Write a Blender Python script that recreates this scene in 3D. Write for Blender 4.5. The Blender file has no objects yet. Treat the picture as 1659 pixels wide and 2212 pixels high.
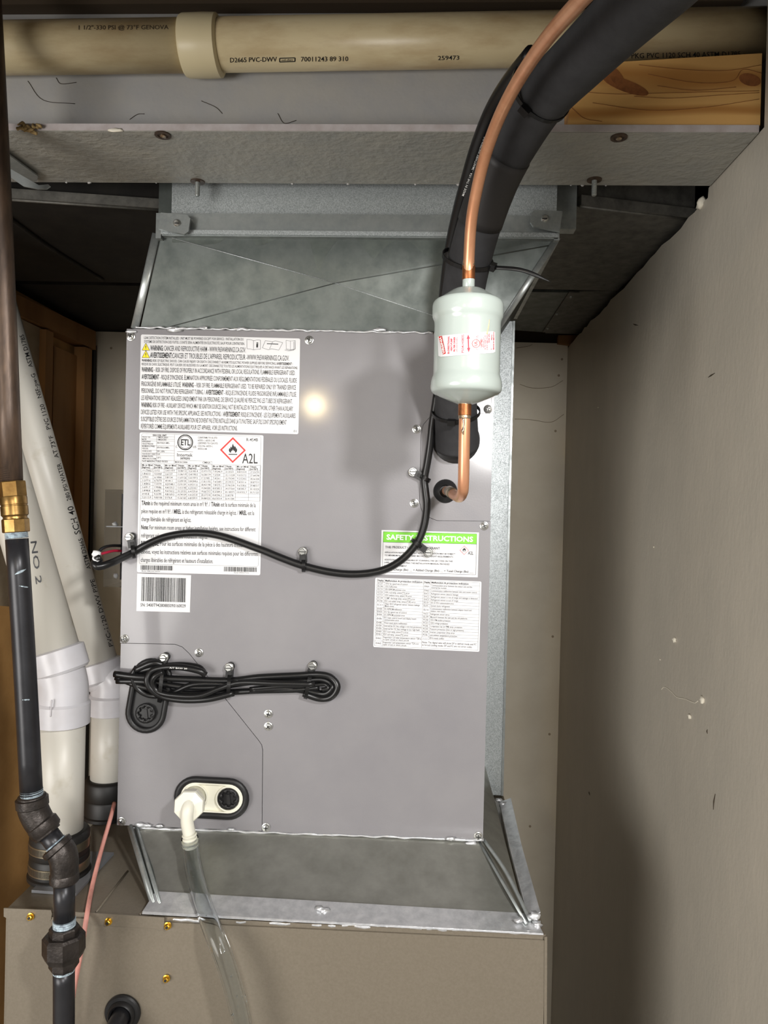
import bpy, bmesh, math, random
from mathutils import Vector, Matrix
random.seed(7)
sc = bpy.context.scene
COL = sc.collection
# ------------------------------------------------------------------ camera
F_PX, CX, CY = 1600.0, 829.5, 1106.0
CAM = Vector((0, 0, 1.5))
YAW, PITCH, ROLL = 0.0415, -0.0070, 0.0235
FW = Vector((-math.sin(YAW)*math.cos(PITCH), math.cos(YAW)*math.cos(PITCH), math.sin(PITCH)))
R0 = Vector((math.cos(YAW), math.sin(YAW), 0))
U0 = R0.cross(FW)
RT = R0*math.cos(ROLL) + U0*math.sin(ROLL)
UP = U0*math.cos(ROLL) - R0*math.sin(ROLL)
cd = bpy.data.cameras.new('camera'); cam = bpy.data.objects.new('camera', cd); COL.objects.link(cam)
cd.sensor_fit = 'VERTICAL'; cd.sensor_height = 36.0; cd.lens = F_PX/2212*36; cd.clip_start = .02
cam.matrix_world = Matrix(((RT.x, UP.x, -FW.x, CAM.x), (RT.y, UP.y, -FW.y, CAM.y), (RT.z, UP.z, -FW.z, CAM.z), (0, 0, 0, 1)))
sc.camera = cam
# ------------------------------------------------------------------ world, lights, exposure
w = bpy.data.worlds.new('world'); sc.world = w; w.use_nodes = True
w.node_tree.nodes['Background'].inputs[0].default_value = (1.0, .98, .95, 1)
w.node_tree.nodes['Background'].inputs[1].default_value = .33
sc.view_settings.view_transform = 'Standard'; sc.view_settings.look = 'None'
sc.view_settings.gamma = 1.0; sc.view_settings.use_curve_mapping = False
sc.view_settings.exposure = -0.22
def area(name, loc, target, size, power, color):
    l = bpy.data.lights.new(name, 'AREA'); l.shape = 'DISK'; l.size = size; l.energy = power; l.color = color
    o = bpy.data.objects.new(name, l); COL.objects.link(o); o.location = loc
    o.rotation_euler = (Vector(target)-Vector(loc)).to_track_quat('-Z', 'Y').to_euler()
    return o
area('ceiling_lamp_light', (.62, -.30, 2.02), (-.05, 1.1, 1.5), .14, 24, (1, .98, .96))
area('room_lamp_light', (.44, -1.9, 1.92), (.1, 1.1, 1.5), .34, 42, (1, .98, .96))
area('far_fill_light', (-1.85, -1.3, 1.10), (.1, 1.1, 1.6), 1.5, 74, (1, .97, .93))  # added fill, no known lamp; brightens the right wall and beam underside
bl = bpy.data.lights.new('warm_bulb_light', 'POINT'); bl.energy = 12; bl.color = (1, .78, .46); bl.shadow_soft_size = .035
bo = bpy.data.objects.new('warm_bulb_light', bl); COL.objects.link(bo); bo.location = (-.45, -1.0, 1.94)

# ------------------------------------------------------------------ projection helpers (photo pixel -> point on a real plane or pipe)
def ray(px, py):
    return FW + RT*((px-CX)/F_PX) - UP*((py-CY)/F_PX)
def at(px, py, Y=None, X=None, Z=None):
    d = ray(px, py)
    if Y is not None: t = (Y-CAM.y)/d.y
    elif X is not None: t = (X-CAM.x)/d.x
    else: t = (Z-CAM.z)/d.z
    return CAM + d*t
def on_plane(Y):
    return lambda px, py: at(px, py, Y=Y)
def on_cyl(p, axis, r):
    p = Vector(p); a = Vector(axis).normalized()
    def f(px, py):
        d = ray(px, py); o = CAM-p
        dd = d-a*d.dot(a); oo = o-a*o.dot(a)
        A = dd.dot(dd); B = 2*dd.dot(oo); C = oo.dot(oo)-r*r
        q = B*B-4*A*C
        t = (-B-math.sqrt(q))/(2*A) if q > 0 else -B/(2*A)
        return CAM+d*t
    return f
# ------------------------------------------------------------------ materials
def lin(c):
    return tuple(((v/255)/12.92 if v/255 <= .04045 else ((v/255+.055)/1.055)**2.4) for v in c)+(1,)
MATS = {}
def mat(name, rgb, rough=.5, metal=0, rgb2=None, nscale=30, detail=4, bump=0, bscale=200, bdist=.001, spec=.5, stretch=(1, 1, 1), coat=0, trans=0, ior=1.45, lo=.35, hi=.65, rough2=None, kind='NOISE', alpha=None, sss=0):
    m = bpy.data.materials.new(name); m.use_nodes = True; nt = m.node_tree; N = nt.nodes; L = nt.links
    b = N['Principled BSDF']
    b.inputs['Base Color'].default_value = lin(rgb); b.inputs['Roughness'].default_value = rough; b.inputs['Metallic'].default_value = metal
    b.inputs['Specular IOR Level'].default_value = spec; b.inputs['Coat Weight'].default_value = coat; b.inputs['Coat Roughness'].default_value = .10
    b.inputs['Transmission Weight'].default_value = trans; b.inputs['IOR'].default_value = ior
    if sss: b.inputs['Subsurface Weight'].default_value = sss; b.inputs['Subsurface Radius'].default_value = (.01, .01, .008)
    if alpha is not None: b.inputs['Alpha'].default_value = alpha
    if rgb2 or bump or rough2 is not None:
        tc = N.new('ShaderNodeTexCoord'); mp = N.new('ShaderNodeMapping'); mp.inputs['Scale'].default_value = stretch
        L.new(tc.outputs['Object'], mp.inputs['Vector'])
    if rgb2 or rough2 is not None:
        if kind == 'NOISE':
            n = N.new('ShaderNodeTexNoise'); n.inputs['Scale'].default_value = nscale; n.inputs['Detail'].default_value = detail; n.inputs['Roughness'].default_value = .65; out = n.outputs['Fac']
        elif kind == 'VORONOI':
            n = N.new('ShaderNodeTexVoronoi'); n.inputs['Scale'].default_value = nscale; out = n.outputs['Color']
        else:
            n = N.new('ShaderNodeTexWave'); n.inputs['Scale'].default_value = nscale; n.inputs['Distortion'].default_value = 9; n.inputs['Detail'].default_value = 3; n.inputs['Detail Scale'].default_value = 1.1; n.bands_direction = 'Z'; out = n.outputs['Fac']
        L.new(mp.outputs['Vector'], n.inputs['Vector'])
        cr = N.new('ShaderNodeValToRGB'); cr.color_ramp.elements[0].position = lo; cr.color_ramp.elements[1].position = hi
        cr.color_ramp.elements[0].color = lin(rgb); cr.color_ramp.elements[1].color = lin(rgb2 or rgb)
        L.new(out, cr.inputs['Fac']); L.new(cr.outputs['Color'], b.inputs['Base Color'])
        if rough2 is not None:
            mr = N.new('ShaderNodeMapRange'); mr.inputs['From Min'].default_value = lo; mr.inputs['From Max'].default_value = hi
            mr.inputs['To Min'].default_value = rough; mr.inputs['To Max'].default_value = rough2
            L.new(out, mr.inputs['Value']); L.new(mr.outputs['Result'], b.inputs['Roughness'])
    if bump:
        n2 = N.new('ShaderNodeTexNoise'); n2.inputs['Scale'].default_value = bscale; n2.inputs['Detail'].default_value = 3
        L.new(mp.outputs['Vector'], n2.inputs['Vector'])
        bp = N.new('ShaderNodeBump'); bp.inputs['Strength'].default_value = bump; bp.inputs['Distance'].default_value = bdist
        L.new(n2.outputs['Fac'], bp.inputs['Height']); L.new(bp.outputs['Normal'], b.inputs['Normal'])
    MATS[name] = m
    return m
M = MATS
mat('unit_paint', (122, 120, 123), .42, 0, (128, 126, 128), 6, bump=.18, bscale=420, bdist=.0006, coat=.45)
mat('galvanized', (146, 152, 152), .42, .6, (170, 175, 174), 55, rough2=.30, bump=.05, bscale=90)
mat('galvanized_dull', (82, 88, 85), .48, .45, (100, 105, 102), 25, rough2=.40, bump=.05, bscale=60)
mat('galvanized_mid', (140, 140, 133), .40, .65, (160, 160, 153), 18, rough2=.30, bump=.06, bscale=30, bdist=.004)
mat('galvanized_scallop', (84, 90, 86), .4, .5, (98, 104, 99), 40)
mat('galvanized_spangle', (150, 156, 157), .52, .6, (198, 204, 205), 800, kind='VORONOI', lo=.1, hi=.9, rough2=.42)
mat('duct_dark', (84, 83, 79), .55, .45, (112, 110, 104), 40, bump=.1, bscale=120)
mat('duct_dark_shaded', (24, 22, 20), .7, .2, (36, 33, 29), 30)  # dark duct metal, deepened to hold the shade on the left
mat('sealant_silver', (190, 192, 195), .30, .6, (216, 217, 219), 60, bump=.4, bscale=70, bdist=.002)
mat('furnace_paint', (115, 107, 94), .33, .2, (121, 113, 100), 300, bump=.03, bscale=600)
mat('wall_paint', (176, 170, 158), .40, 0, (184, 177, 164), 9, bump=.28, bscale=150, bdist=.0016, stretch=(1, 1, .45))
mat('back_paint', (232, 223, 203), .6, 0, (224, 214, 193), 8, bump=.06, bscale=90)
mat('beam_paint', (166, 166, 167), .45, 0, (174, 172, 168), 14, bump=.30, bscale=70, bdist=.002)
mat('beam_scaly', (140, 140, 135), .42, 0, (150, 148, 140), 20, bump=.6, bscale=110, bdist=.004, stretch=(.8, 1, 1))
mat('beam_edge', (188, 182, 182), .5, 0, (170, 160, 158), 30, bump=.2, bscale=120)
mat('pvc_aged', (214, 198, 160), .32, 0, (168, 138, 96), 22, detail=7, bump=.03, lo=.45, hi=.82, stretch=(.3, 1, 1))
mat('pvc_cap', (224, 210, 172), .38)
mat('pvc_white', (192, 189, 180), .38, 0, (168, 161, 143), 16, lo=.58, hi=.8)
mat('pvc_fitting', (190, 189, 193), .3, 0, (176, 173, 174), 10, lo=.55, hi=.8)
mat('rubber', (26, 26, 27), .45, bump=.05)
mat('boot_rubber', (20, 19, 18), .5)
mat('foam', (50, 50, 52), .85, 0, (40, 40, 42), 30, bump=.25, bscale=260, bdist=.0008)
mat('foam_tape', (38, 36, 36), .55, bump=.1, bscale=60)
mat('cable_black', (20, 20, 21), .32)
mat('tie_black', (17, 17, 18), .38)
mat('copper', (202, 142, 106), .34, .6, (220, 164, 128), 40, stretch=(1, 1, .25), lo=.3, hi=.7)
mat('copper_burnt', (168, 104, 62), .42, .85, (120, 78, 50), 70)
mat('solder', (200, 192, 178), .3, .9, (165, 140, 110), 60)
mat('drip_resin', (206, 190, 150), .3)
mat('drier_paint', (172, 182, 177), .22, 0, coat=.5, bump=.05, bscale=40)
mat('label_white', (212, 212, 213), .4, 0)
mat('ink_black', (28, 28, 30), .5)
mat('ink_grey', (48, 50, 54), .5)
mat('ink_red', (200, 48, 44), .5)
mat('ink_crimson', (206, 52, 72), .5)
mat('ink_green', (112, 196, 44), .45)
mat('ink_yellow', (240, 214, 40), .45)
mat('ink_white', (240, 240, 236), .5)
mat('ink_faded', (62, 52, 40), .6)
mat('iron_rusty', (56, 45, 38), .5, .4, (88, 71, 58), 60, bump=.2, stretch=(1, 1, .2), rough2=.4)
mat('iron_black', (36, 36, 39), .34, .3, (44, 44, 47), 30, bump=.05)
mat('iron_cast', (52, 48, 46), .42, .7, (70, 65, 62), 60, bump=.5, bscale=220, bdist=.0012)
mat('pipe_dope', (190, 208, 216), .5, .2, (120, 130, 140), 220)
mat('brass', (150, 120, 72), .34, .85, (112, 86, 46), 40, bump=.1)
mat('brass_bright', (214, 168, 60), .25, .95)
mat('red_handle', (74, 22, 14), .4, 0, (30, 14, 10), 90)
mat('steel_screw', (196, 196, 192), .25, .9)
mat('dark_slot', (30, 30, 30), .6)
mat('wood_pine', (222, 174, 106), .6, 0, (186, 132, 70), 9, kind='WAVE', lo=.35, hi=1.1, stretch=(.16, 1, 1), bump=.1, bscale=120)
mat('wood_knot', (158, 100, 56), .6, 0, (122, 76, 42), 60)
mat('wood_stud', (150, 108, 62), .7, 0, (126, 86, 46), 8, stretch=(1, 1, .2))
mat('board_brown', (180, 138, 84), .6, 0, (164, 122, 70), 10, bump=.05)
mat('drywall_paper', (176, 160, 136), .8, 0, (156, 138, 112), 12)
mat('plaster_chip', (226, 220, 204), .8)
mat('plastic_white', (232, 230, 216), .4, sss=.25)
mat('plastic_ivory', (232, 230, 214), .35)
mat('clear_tube', (246, 250, 252), .04, trans=1.0, ior=1.25)
mat('clear_cover', (235, 238, 240), .05, trans=1.0, ior=1.06)
mat('board_dark', (36, 38, 42), .5)
mat('wire_red', (200, 40, 72), .35)
mat('wire_pink', (222, 160, 148), .5, 0, (206, 140, 128), 40)
mat('plate_grey', (112, 114, 118), .5)
mat('clamp_steel', (150, 140, 120), .3, .9)
mat('dust_fluff', (160, 136, 92), .9)
mat('concrete', (176, 172, 164), .8, 0, (160, 156, 148), 10)
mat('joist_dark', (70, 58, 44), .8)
# ------------------------------------------------------------------ object helpers
def tag(o, label=None, cat=None, group=None, kind=None):
    if label: o['label'] = label
    if cat: o['category'] = cat
    if group: o['group'] = group
    if kind: o['kind'] = kind
    return o
def link(o, parent):
    COL.objects.link(o)
    if parent is not None:
        o.parent = parent
        # parents are unrotated and unscaled: keep world placement
        b = Vector((0, 0, 0)); p = parent
        while p: b += p.location; p = p.parent
        o.location = o.location - b
    return o
def thing(name, loc, label, cat, group=None):
    o = bpy.data.objects.new(name, None); COL.objects.link(o); o.location = loc; o.empty_display_size = .02
    return tag(o, label, cat, group)
def wloc(o):
    b = Vector((0, 0, 0))
    while o: b += o.location; o = o.parent
    return b
def obj(name, verts, faces, m, parent=None, smooth=False, mats=None, fmat=None):
    verts = [Vector(v) for v in verts]
    lo = Vector([min(v[i] for v in verts) for i in range(3)]); hi = Vector([max(v[i] for v in verts) for i in range(3)])
    c = (lo+hi)/2
    me = bpy.data.meshes.new(name); me.from_pydata([v-c for v in verts], [], faces)
    ml = mats or [m]
    for x in ml: me.materials.append(M[x])
    if fmat: me.polygons.foreach_set('material_index', fmat)
    if smooth: me.polygons.foreach_set('use_smooth', [True]*len(me.polygons))
    me.update()
    o = bpy.data.objects.new(name, me); o.location = c
    return link(o, parent)
def obj_bm(name, bm, m, parent=None, smooth=False, mats=None, bevel=0, seg=2, angle=None):
    if bevel: bmesh.ops.bevel(bm, geom=[e for e in bm.edges if len(e.link_faces) == 2 and e.calc_face_angle(0) > .5], offset=bevel, segments=seg, affect='EDGES', profile=.5)
    bmesh.ops.recalc_face_normals(bm, faces=bm.faces)
    vs = [v.co.copy() for v in bm.verts]; bm.verts.index_update()
    fs = [[v.index for v in f.verts] for f in bm.faces]; fm = [f.material_index for f in bm.faces]; sm = [f.smooth for f in bm.faces]
    bm.free()
    o = obj(name, vs, fs, m, parent, smooth, mats, fm)
    return o
def bm_box(bm, x0, x1, y0, y1, z0, z1, mi=0):
    v = [bm.verts.new(p) for p in ((x0, y0, z0), (x1, y0, z0), (x1, y1, z0), (x0, y1, z0), (x0, y0, z1), (x1, y0, z1), (x1, y1, z1), (x0, y1, z1))]
    for f in ((0, 3, 2, 1), (4, 5, 6, 7), (0, 1, 5, 4), (1, 2, 6, 5), (2, 3, 7, 6), (3, 0, 4, 7)):
        bm.faces.new([v[i] for i in f]).material_index = mi
    return v
def box(name, x0, x1, y0, y1, z0, z1, m, parent=None, bevel=0, seg=2):
    bm = bmesh.new(); bm_box(bm, x0, x1, y0, y1, z0, z1)
    return obj_bm(name, bm, m, parent, bevel=bevel, seg=seg)
def hexa(name, p8, m, parent=None, bevel=0):
    bm = bmesh.new(); v = [bm.verts.new(p) for p in p8]
    for f in ((0, 3, 2, 1), (4, 5, 6, 7), (0, 1, 5, 4), (1, 2, 6, 5), (2, 3, 7, 6), (3, 0, 4, 7)): bm.faces.new([v[i] for i in f])
    return obj_bm(name, bm, m, parent, bevel=bevel)
def plate(name, pts, off, m, parent=None, bevel=0):
    """solid sheet: outline of world points, extruded by vector off"""
    off = Vector(off); bm = bmesh.new()
    a = [bm.verts.new(p) for p in pts]; b = [bm.verts.new(Vector(p)+off) for p in pts]
    bm.faces.new(a); bm.faces.new(b[::-1]); n = len(a)
    for i in range(n): bm.faces.new((a[i], b[i], b[(i+1) % n], a[(i+1) % n]))
    return obj_bm(name, bm, m, parent, bevel=bevel)
def smooth_path(pts, n=6):
    pts = [Vector(p) for p in pts]
    if len(pts) < 3: return pts
    out = []
    P = [pts[0]*2-pts[1]]+pts+[pts[-1]*2-pts[-2]]
    for i in range(1, len(P)-2):
        for k in range(n):
            t = k/n; a, b, c, d = P[i-1], P[i], P[i+1], P[i+2]
            out.append(.5*((2*b)+(c-a)*t+(2*a-5*b+4*c-d)*t*t+(3*b-a-3*c+d)*t*t*t))
    out.append(pts[-1]); return out
def frames(path):
    T = []
    for i in range(len(path)):
        a = path[max(i-1, 0)]; b = path[min(i+1, len(path)-1)]; T.append((b-a).normalized())
    n = Vector((0, 1, 0)) if abs(T[0].y) < .9 else Vector((1, 0, 0))
    out = []
    for t in T:
        n = (n-t*n.dot(t)).normalized(); out.append((t, n, t.cross(n)))
    return out
def tube_geo(path, r, seg=16, cap=True, flat=1.0):
    fr = frames(path); V = []; Fc = []
    for i, (t, n, b) in enumerate(fr):
        rr = r[i] if isinstance(r, (list, tuple)) else r
        for k in range(seg):
            a = 2*math.pi*k/seg; V.append(path[i]+n*(rr*flat*math.cos(a))+b*(rr*math.sin(a)))
    for i in range(len(path)-1):
        for k in range(seg):
            k2 = (k+1) % seg; Fc.append((i*seg+k, i*seg+k2, (i+1)*seg+k2, (i+1)*seg+k))
    if cap:
        Fc.append(tuple(range(seg))[::-1]); Fc.append(tuple((len(path)-1)*seg+k for k in range(seg)))
    return V, Fc
def tube(name, pts, r, m, parent=None, seg=16, n=6, cap=True, flat=1.0, sm=True):
    path = smooth_path(pts, n) if sm else [Vector(p) for p in pts]
    if isinstance(r, (list, tuple)) and len(r) != len(path):
        k = len(r); rr = []
        for i in range(len(path)):
            s = i/(len(path)-1)*(k-1); j = min(int(s), k-2); rr.append(r[j]+(r[j+1]-r[j])*(s-j))
        r = rr
    V, Fc = tube_geo(path, r, seg, cap, flat)
    return obj(name, V, Fc, m, parent, smooth=True)
def lathe(name, prof, p, axis, m, parent=None, seg=28, smooth=True, hexn=None, shade_split=True):
    """prof: (radius, distance along axis)."""
    p = Vector(p); a = Vector(axis).normalized()
    n = a.orthogonal().normalized(); b = a.cross(n); V = []; Fc = []
    s = hexn or seg
    for (r, d) in prof:
        for k in range(s):
            t = 2*math.pi*(k+.5)/s; V.append(p+a*d+(n*math.cos(t)+b*math.sin(t))*max(r, 1e-5))
    for i in range(len(prof)-1):
        for k in range(s):
            k2 = (k+1) % s; Fc.append((i*s+k, i*s+k2, (i+1)*s+k2, (i+1)*s+k))
    Fc.append(tuple(range(s))[::-1]); Fc.append(tuple((len(prof)-1)*s+k for k in range(s)))
    o = obj(name, V, Fc, m, parent)
    if smooth and not hexn:
        sharp = []
        for i, f in enumerate(o.data.polygons): f.use_smooth = i < len(Fc)-2
        try: o.data.set_sharp_from_angle(angle=math.radians(38))
        except Exception: pass
    return o
def copy_of(o, loc, parent=None, name=None, rot=None):
    c = bpy.data.objects.new(name or o.name.split('.')[0], o.data); c.location = loc
    if rot: c.rotation_euler = rot
    return link(c, parent)
# ------------------------------------------------------------------ lettering
_glyph = {}
def glyphs(s, bold=0.0):
    k = (s, bold)
    if k in _glyph: return _glyph[k]
    c = bpy.data.curves.new('t', 'FONT'); c.body = s; c.size = 1.0; c.resolution_u = 2; c.offset = bold+.004
    o = bpy.data.objects.new('t', c); COL.objects.link(o)
    me = bpy.data.meshes.new_from_object(o)
    V = [(v.co.x, v.co.y) for v in me.vertices]; Fc = [tuple(p.vertices) for p in me.polygons]
    bpy.data.objects.remove(o); bpy.data.curves.remove(c); bpy.data.meshes.remove(me)
    _glyph[k] = (V, Fc); return _glyph[k]
CAPH = max(v[1] for v in glyphs('H')[0])
class Ink:
    """flat print: pixel-space shapes collected and laid on a surface"""
    def __init__(s): s.V = []; s.F = []; s.m = []; s.mats = []
    def mi(s, m):
        if m not in s.mats: s.mats.append(m)
        return s.mats.index(m)
    def poly(s, pts, m='ink_black'):
        b = len(s.V); s.V += [tuple(p) for p in pts]; s.F.append(tuple(range(b, b+len(pts)))); s.m.append(s.mi(m))
    def quadline(s, a, b, wd, m='ink_black'):
        dx, dy = b[0]-a[0], b[1]-a[1]; L = math.hypot(dx, dy) or 1; nx, ny = -dy/L*wd/2, dx/L*wd/2
        n = max(1, int(L/12))
        for i in range(n):
            p = (a[0]+dx*i/n, a[1]+dy*i/n); q = (a[0]+dx*(i+1)/n, a[1]+dy*(i+1)/n)
            s.poly([(p[0]+nx, p[1]+ny), (q[0]+nx, q[1]+ny), (q[0]-nx, q[1]-ny), (p[0]-nx, p[1]-ny)], m)
    def ring(s, c, r, wd, m='ink_black', seg=28):
        for k in range(seg):
            a, b = 2*math.pi*k/seg, 2*math.pi*(k+1)/seg
            s.poly([(c[0]+q*math.cos(t), c[1]+q*math.sin(t)) for q, t in ((r, a), (r, b), (r-wd, b), (r-wd, a))], m)
    def text(s, body, p0, p1, h, m='ink_black', natural=False):
        """segments split by |, a leading * is bold; fills p0..p1 along the baseline, capital height h px"""
        x = 0; geo = []
        for seg in body.split('|'):
            bold = 0.0
            if seg.startswith('*'): bold = .022; seg = seg[1:]
            lead = len(seg)-len(seg.lstrip(' ')); trail = len(seg)-len(seg.rstrip(' '))
            x += lead*.3
            V, Fc = glyphs(seg.strip(' '), bold)
            if not V: continue
            x0 = min(v[0] for v in V); geo.append((x-x0, V, Fc)); x += max(v[0] for v in V)-x0+trail*.3+.06
        W = x-.06 or 1
        dx, dy = p1[0]-p0[0], p1[1]-p0[1]; L = math.hypot(dx, dy); ux, uy = dx/L, dy/L
        sx = L/W if not natural else h/CAPH; sy = h/CAPH
        for ox, V, Fc in geo:
            b = len(s.V)
            s.V += [(p0[0]+ux*(v[0]+ox)*sx+uy*v[1]*sy, p0[1]+uy*(v[0]+ox)*sx-ux*v[1]*sy) for v in V]
            s.F += [tuple(i+b for i in f) for f in Fc]; s.m += [s.mi(m)]*len(Fc)
    def build(s, name, surf, parent):
        V = [surf(*v) for v in s.V]
        return obj(name, V, s.F, None, parent, mats=s.mats, fmat=s.m)
def crop(ox, oy, sc_):
    return lambda x, y: (ox+x/sc_, oy+y/sc_)
def rrect_px(c4, r, n=5):
    """rounded quad in pixel space from TL,TR,BR,BL"""
    out = []
    P = [Vector(c) for c in c4]
    for i in range(4):
        p = P[i]; a = (P[i-1]-p).normalized(); b = (P[(i+1) % 4]-p).normalized()
        if r <= 0: out.append(tuple(p)); continue
        for k in range(n+1):
            t = k/n; q0 = p+a*r; q1 = p+b*r
            out.append(tuple(q0*(1-t)**2+p*2*t*(1-t)+q1*t*t))
    return out
def bil(c4, u, v):
    a, b, c, d = [Vector(x) for x in c4]
    return tuple((a*(1-u)+b*u)*(1-v)+(d*(1-u)+c*u)*v)
# ================================================================== SETTING
UX0, UX1, UZ0, UZ1, UF = -.4489, .1148, .9981, 1.7642, 1.123       # fan coil front
FX0, FX1, FZ, FY = -.5367, .1844, .9462, .97                         # furnace
XR, YB, XL = .4147, 2.084, -.90                                      # right wall, back wall, left wall
BZ, BYF, BYB = 1.9718, .935, 1.085                                   # steel beam underside
ZT = 1.9596                                                          # top of the drywall behind the beam
tag(box('floor', -2.2, 2.2, -2.2, 2.3, -.05, 0, 'concrete'), kind='structure')
ceil = tag(box('ceiling', -2.2, 2.2, -2.2, 2.3, 2.46, 2.52, 'joist_dark'), kind='structure')
for i in range(9):
    y = -1.9+.406*i
    if 0 < y < 1.3: continue
    box('joist', -2.1, 2.1, y-.02, y+.02, 2.24, 2.459, 'joist_dark', ceil)
tag(box('shade_header', -1.3, .60, .36, .46, 1.89, 2.455, 'wall_paint'), kind='structure')   # added header, out of view, keeps lamp light off pipe and beam web
# right wall: full height in front of the beam, cut off ragged below the ducts behind it
wr = []
wr += [(XR, .42, 0), (XR, YB, 0), (XR, YB, ZT-.006)]
yy = YB
while yy > 1.10:
    yy -= random.uniform(.02, .05); wr.append((XR, max(yy, 1.098), ZT+random.uniform(-.004, .004)))
wr += [(XR, 1.096, BZ+.002), (XR, .925, BZ+.002), (XR, .925, 2.455), (XR, .47, 2.455), (XR, .47, 1.885), (XR, .42, 1.885)]
wall = tag(plate('wall_right', wr, (.10, 0, 0), 'wall_paint'), kind='structure')
def blob(name, c, r, m, parent, seed=0, squash=(1, 1, 1)):
    bm = bmesh.new(); bmesh.ops.create_icosphere(bm, subdivisions=2, radius=r); rd = random.Random(seed)
    for v in bm.verts:
        k = 1+rd.uniform(-.35, .35); v.co = Vector((v.co.x*k*squash[0], v.co.y*k*squash[1], v.co.z*k*squash[2]))+Vector(c)
    return obj_bm(name, bm, m, parent, smooth=True)
for i, (px, py, r) in enumerate(((1457, 1382, .0042), (1517, 1512, .005), (1489, 1548, .0035), (1292, 880, .0016), (1412, 1182, .0015), (1426, 1425, .0014), (1513, 440, .008))):
    blob('plaster_plug', at(px, py, X=XR-.001), r, 'plaster_chip', wall, i, (.7, 1.3, 1))
for i, (px, py, dx, dy) in enumerate(((1545, 1715, -4, 34), (1272, 1710, 2, 8), (1528, 1576, 0, 9), (1368, 700, 10, 3), (1530, 815, 14, -9))):
    a = at(px, py, X=XR-.0004); b = at(px+dx, py+dy, X=XR-.0004)
    tube('paint_scratch', [a, (a+b)/2+Vector((0, .0012, 0)), b], [.0004, .0011, .0003], 'ink_faded', wall, seg=6)
# hairline of loose paint on the right wall
tube('paint_thread', [at(x, y, X=XR-.0006) for x, y in ((1428, 1490), (1436, 1484), (1450, 1494), (1462, 1506), (1480, 1510), (1500, 1518), (1508, 1514))], .0006, 'plaster_chip', wall, seg=5)
# back wall of beige board
tag(box('trim_1', XR+.1005, XR+.13, .47, 2.2, 1.9, 2.455, 'joist_dark'), kind='structure')
tag(box('trim_2', -1.2, .6, YB+.031, YB+.06, 1.7, 2.455, 'joist_dark'), kind='structure')
wb = tag(plate('wall_back', [(XL-.1, YB, 0), (XR, YB, 0), (XR, YB, at(1225, 742, Y=YB).z), (XL, YB, at(206, 716, Y=YB).z), (XL-.1, YB, at(206, 716, Y=YB).z)], (0, .03, 0), 'back_paint'), kind='structure')
for px, py in ((1214, 776), (1207, 811), (1200, 931), (1194, 1375), (1187, 1586), (1145, 1785), (240, 752)):
    p = at(px, py, Y=YB-.0005)
    lathe('nail_head', [(.0035, 0), (.0035, .0008), (.002, .0012)], p+Vector((0, .0008, 0)), (0, -1, 0), 'drywall_paper', wb, seg=10)
for pts in (((1123, 830), (1150, 838), (1190, 836), (1216, 822)), ((1112, 905), (1150, 907), (1190, 912), (1218, 895)), ((1115, 752), (1140, 748), (1150, 744))):
    tube('cobweb', [at(x, y, Y=YB-.001) for x, y in pts], .0007, 'drywall_paper', wb, seg=5)
# left stud wall
wl = tag(box('wall_left', XL-.09, XL-.04, .78, YB, 0, 2.3, 'board_brown'), kind='structure')
pl = [at(x, y, X=XL) for x, y in ((-60, 590), (207, 716), (207, 756), (-60, 634))]
plate('top_plate', pl, (-.038, 0, 0), 'wood_stud', wl)
zt = at(110, 690, X=XL).z
def strip_left(name, p_a, p_b, ztop, zbot, m, xo=0.0, th=.02):
    ya = at(p_a, 900, X=XL+xo).y; yb = at(p_b, 900, X=XL+xo).y
    plate(name, [(XL+xo, ya, zbot), (XL+xo, yb, zbot), (XL+xo, yb, ztop), (XL+xo, ya, ztop)], (-th, 0, 0), m, wl)
strip_left('drywall', -60, 95, at(90, 705, X=XL).z, .0, 'drywall_paper', -.012)
strip_left('stud', 96, 112, at(104, 715, X=XL).z, .0, 'wood_stud', .004, .03)
strip_left('board', 114, 178, at(140, 750, X=XL).z, .0, 'wood_stud', -.02)
strip_left('stud', 181, 196, at(188, 752, X=XL).z, .0, 'wood_stud', .002, .03)
strip_left('stud', 200, 206, at(203, 740, X=XL).z, .0, 'duct_dark_shaded', -.01, .03)  # dark strip put in for the shaded slot beside the back wall
# brown kick board leaning at the left, seen below the brass coupling
b0 = at(-60, 1285, X=XL+.05).y; b1 = at(92, 1900, X=XL+.05).y
plate('kick_board', [(XL+.05, b0, 0), (XL+.05, b1, 0), (XL+.05, b1, at(60, 1330, X=XL+.05).z), (XL+.05, b0, at(0, 1290, X=XL+.05).z)], (-.02, 0, 0), 'board_brown', wl)
# ------------------------------------------------------------------ steel beam
bx0, bx1 = -1.6, XR-.002
WY = 1.0
beam = thing('steel_beam', (-.6, 1.01, BZ), 'grey painted steel I-beam running across above the duct', 'beam')
fl = box('bottom_flange', bx0, bx1, BYF, BYB, BZ, BZ+.010, 'beam_scaly', beam, bevel=.002)
box('flange_lip', bx0, bx1, BYF-.0008, BYF+.002, BZ+.001, BZ+.0095, 'beam_edge', beam)
box('web', bx0, bx1+.05, WY+.006, WY+.018, BZ+.01, 2.225, 'beam_paint', beam)
box('top_flange', bx0, bx1+.05, BYF, BYB, 2.225, 2.238, 'beam_paint', beam)
for px, py in ((352, 291), (1337, 296)):
    p = at(px, py, Z=BZ)
    w_ = lathe('rivet_washer', [(.0105, 0), (.0105, .0016), (.0068, .0018), (.0062, .0006), (.003, .0004)], p, (0, 0, -1), 'iron_rusty', beam, seg=20)
    lathe('rivet', [(.004, 0), (.0038, .002), (.002, .003)], p-Vector((0, 0, .0005)), (0, 0, -1), 'solder', w_, seg=12)
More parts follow.
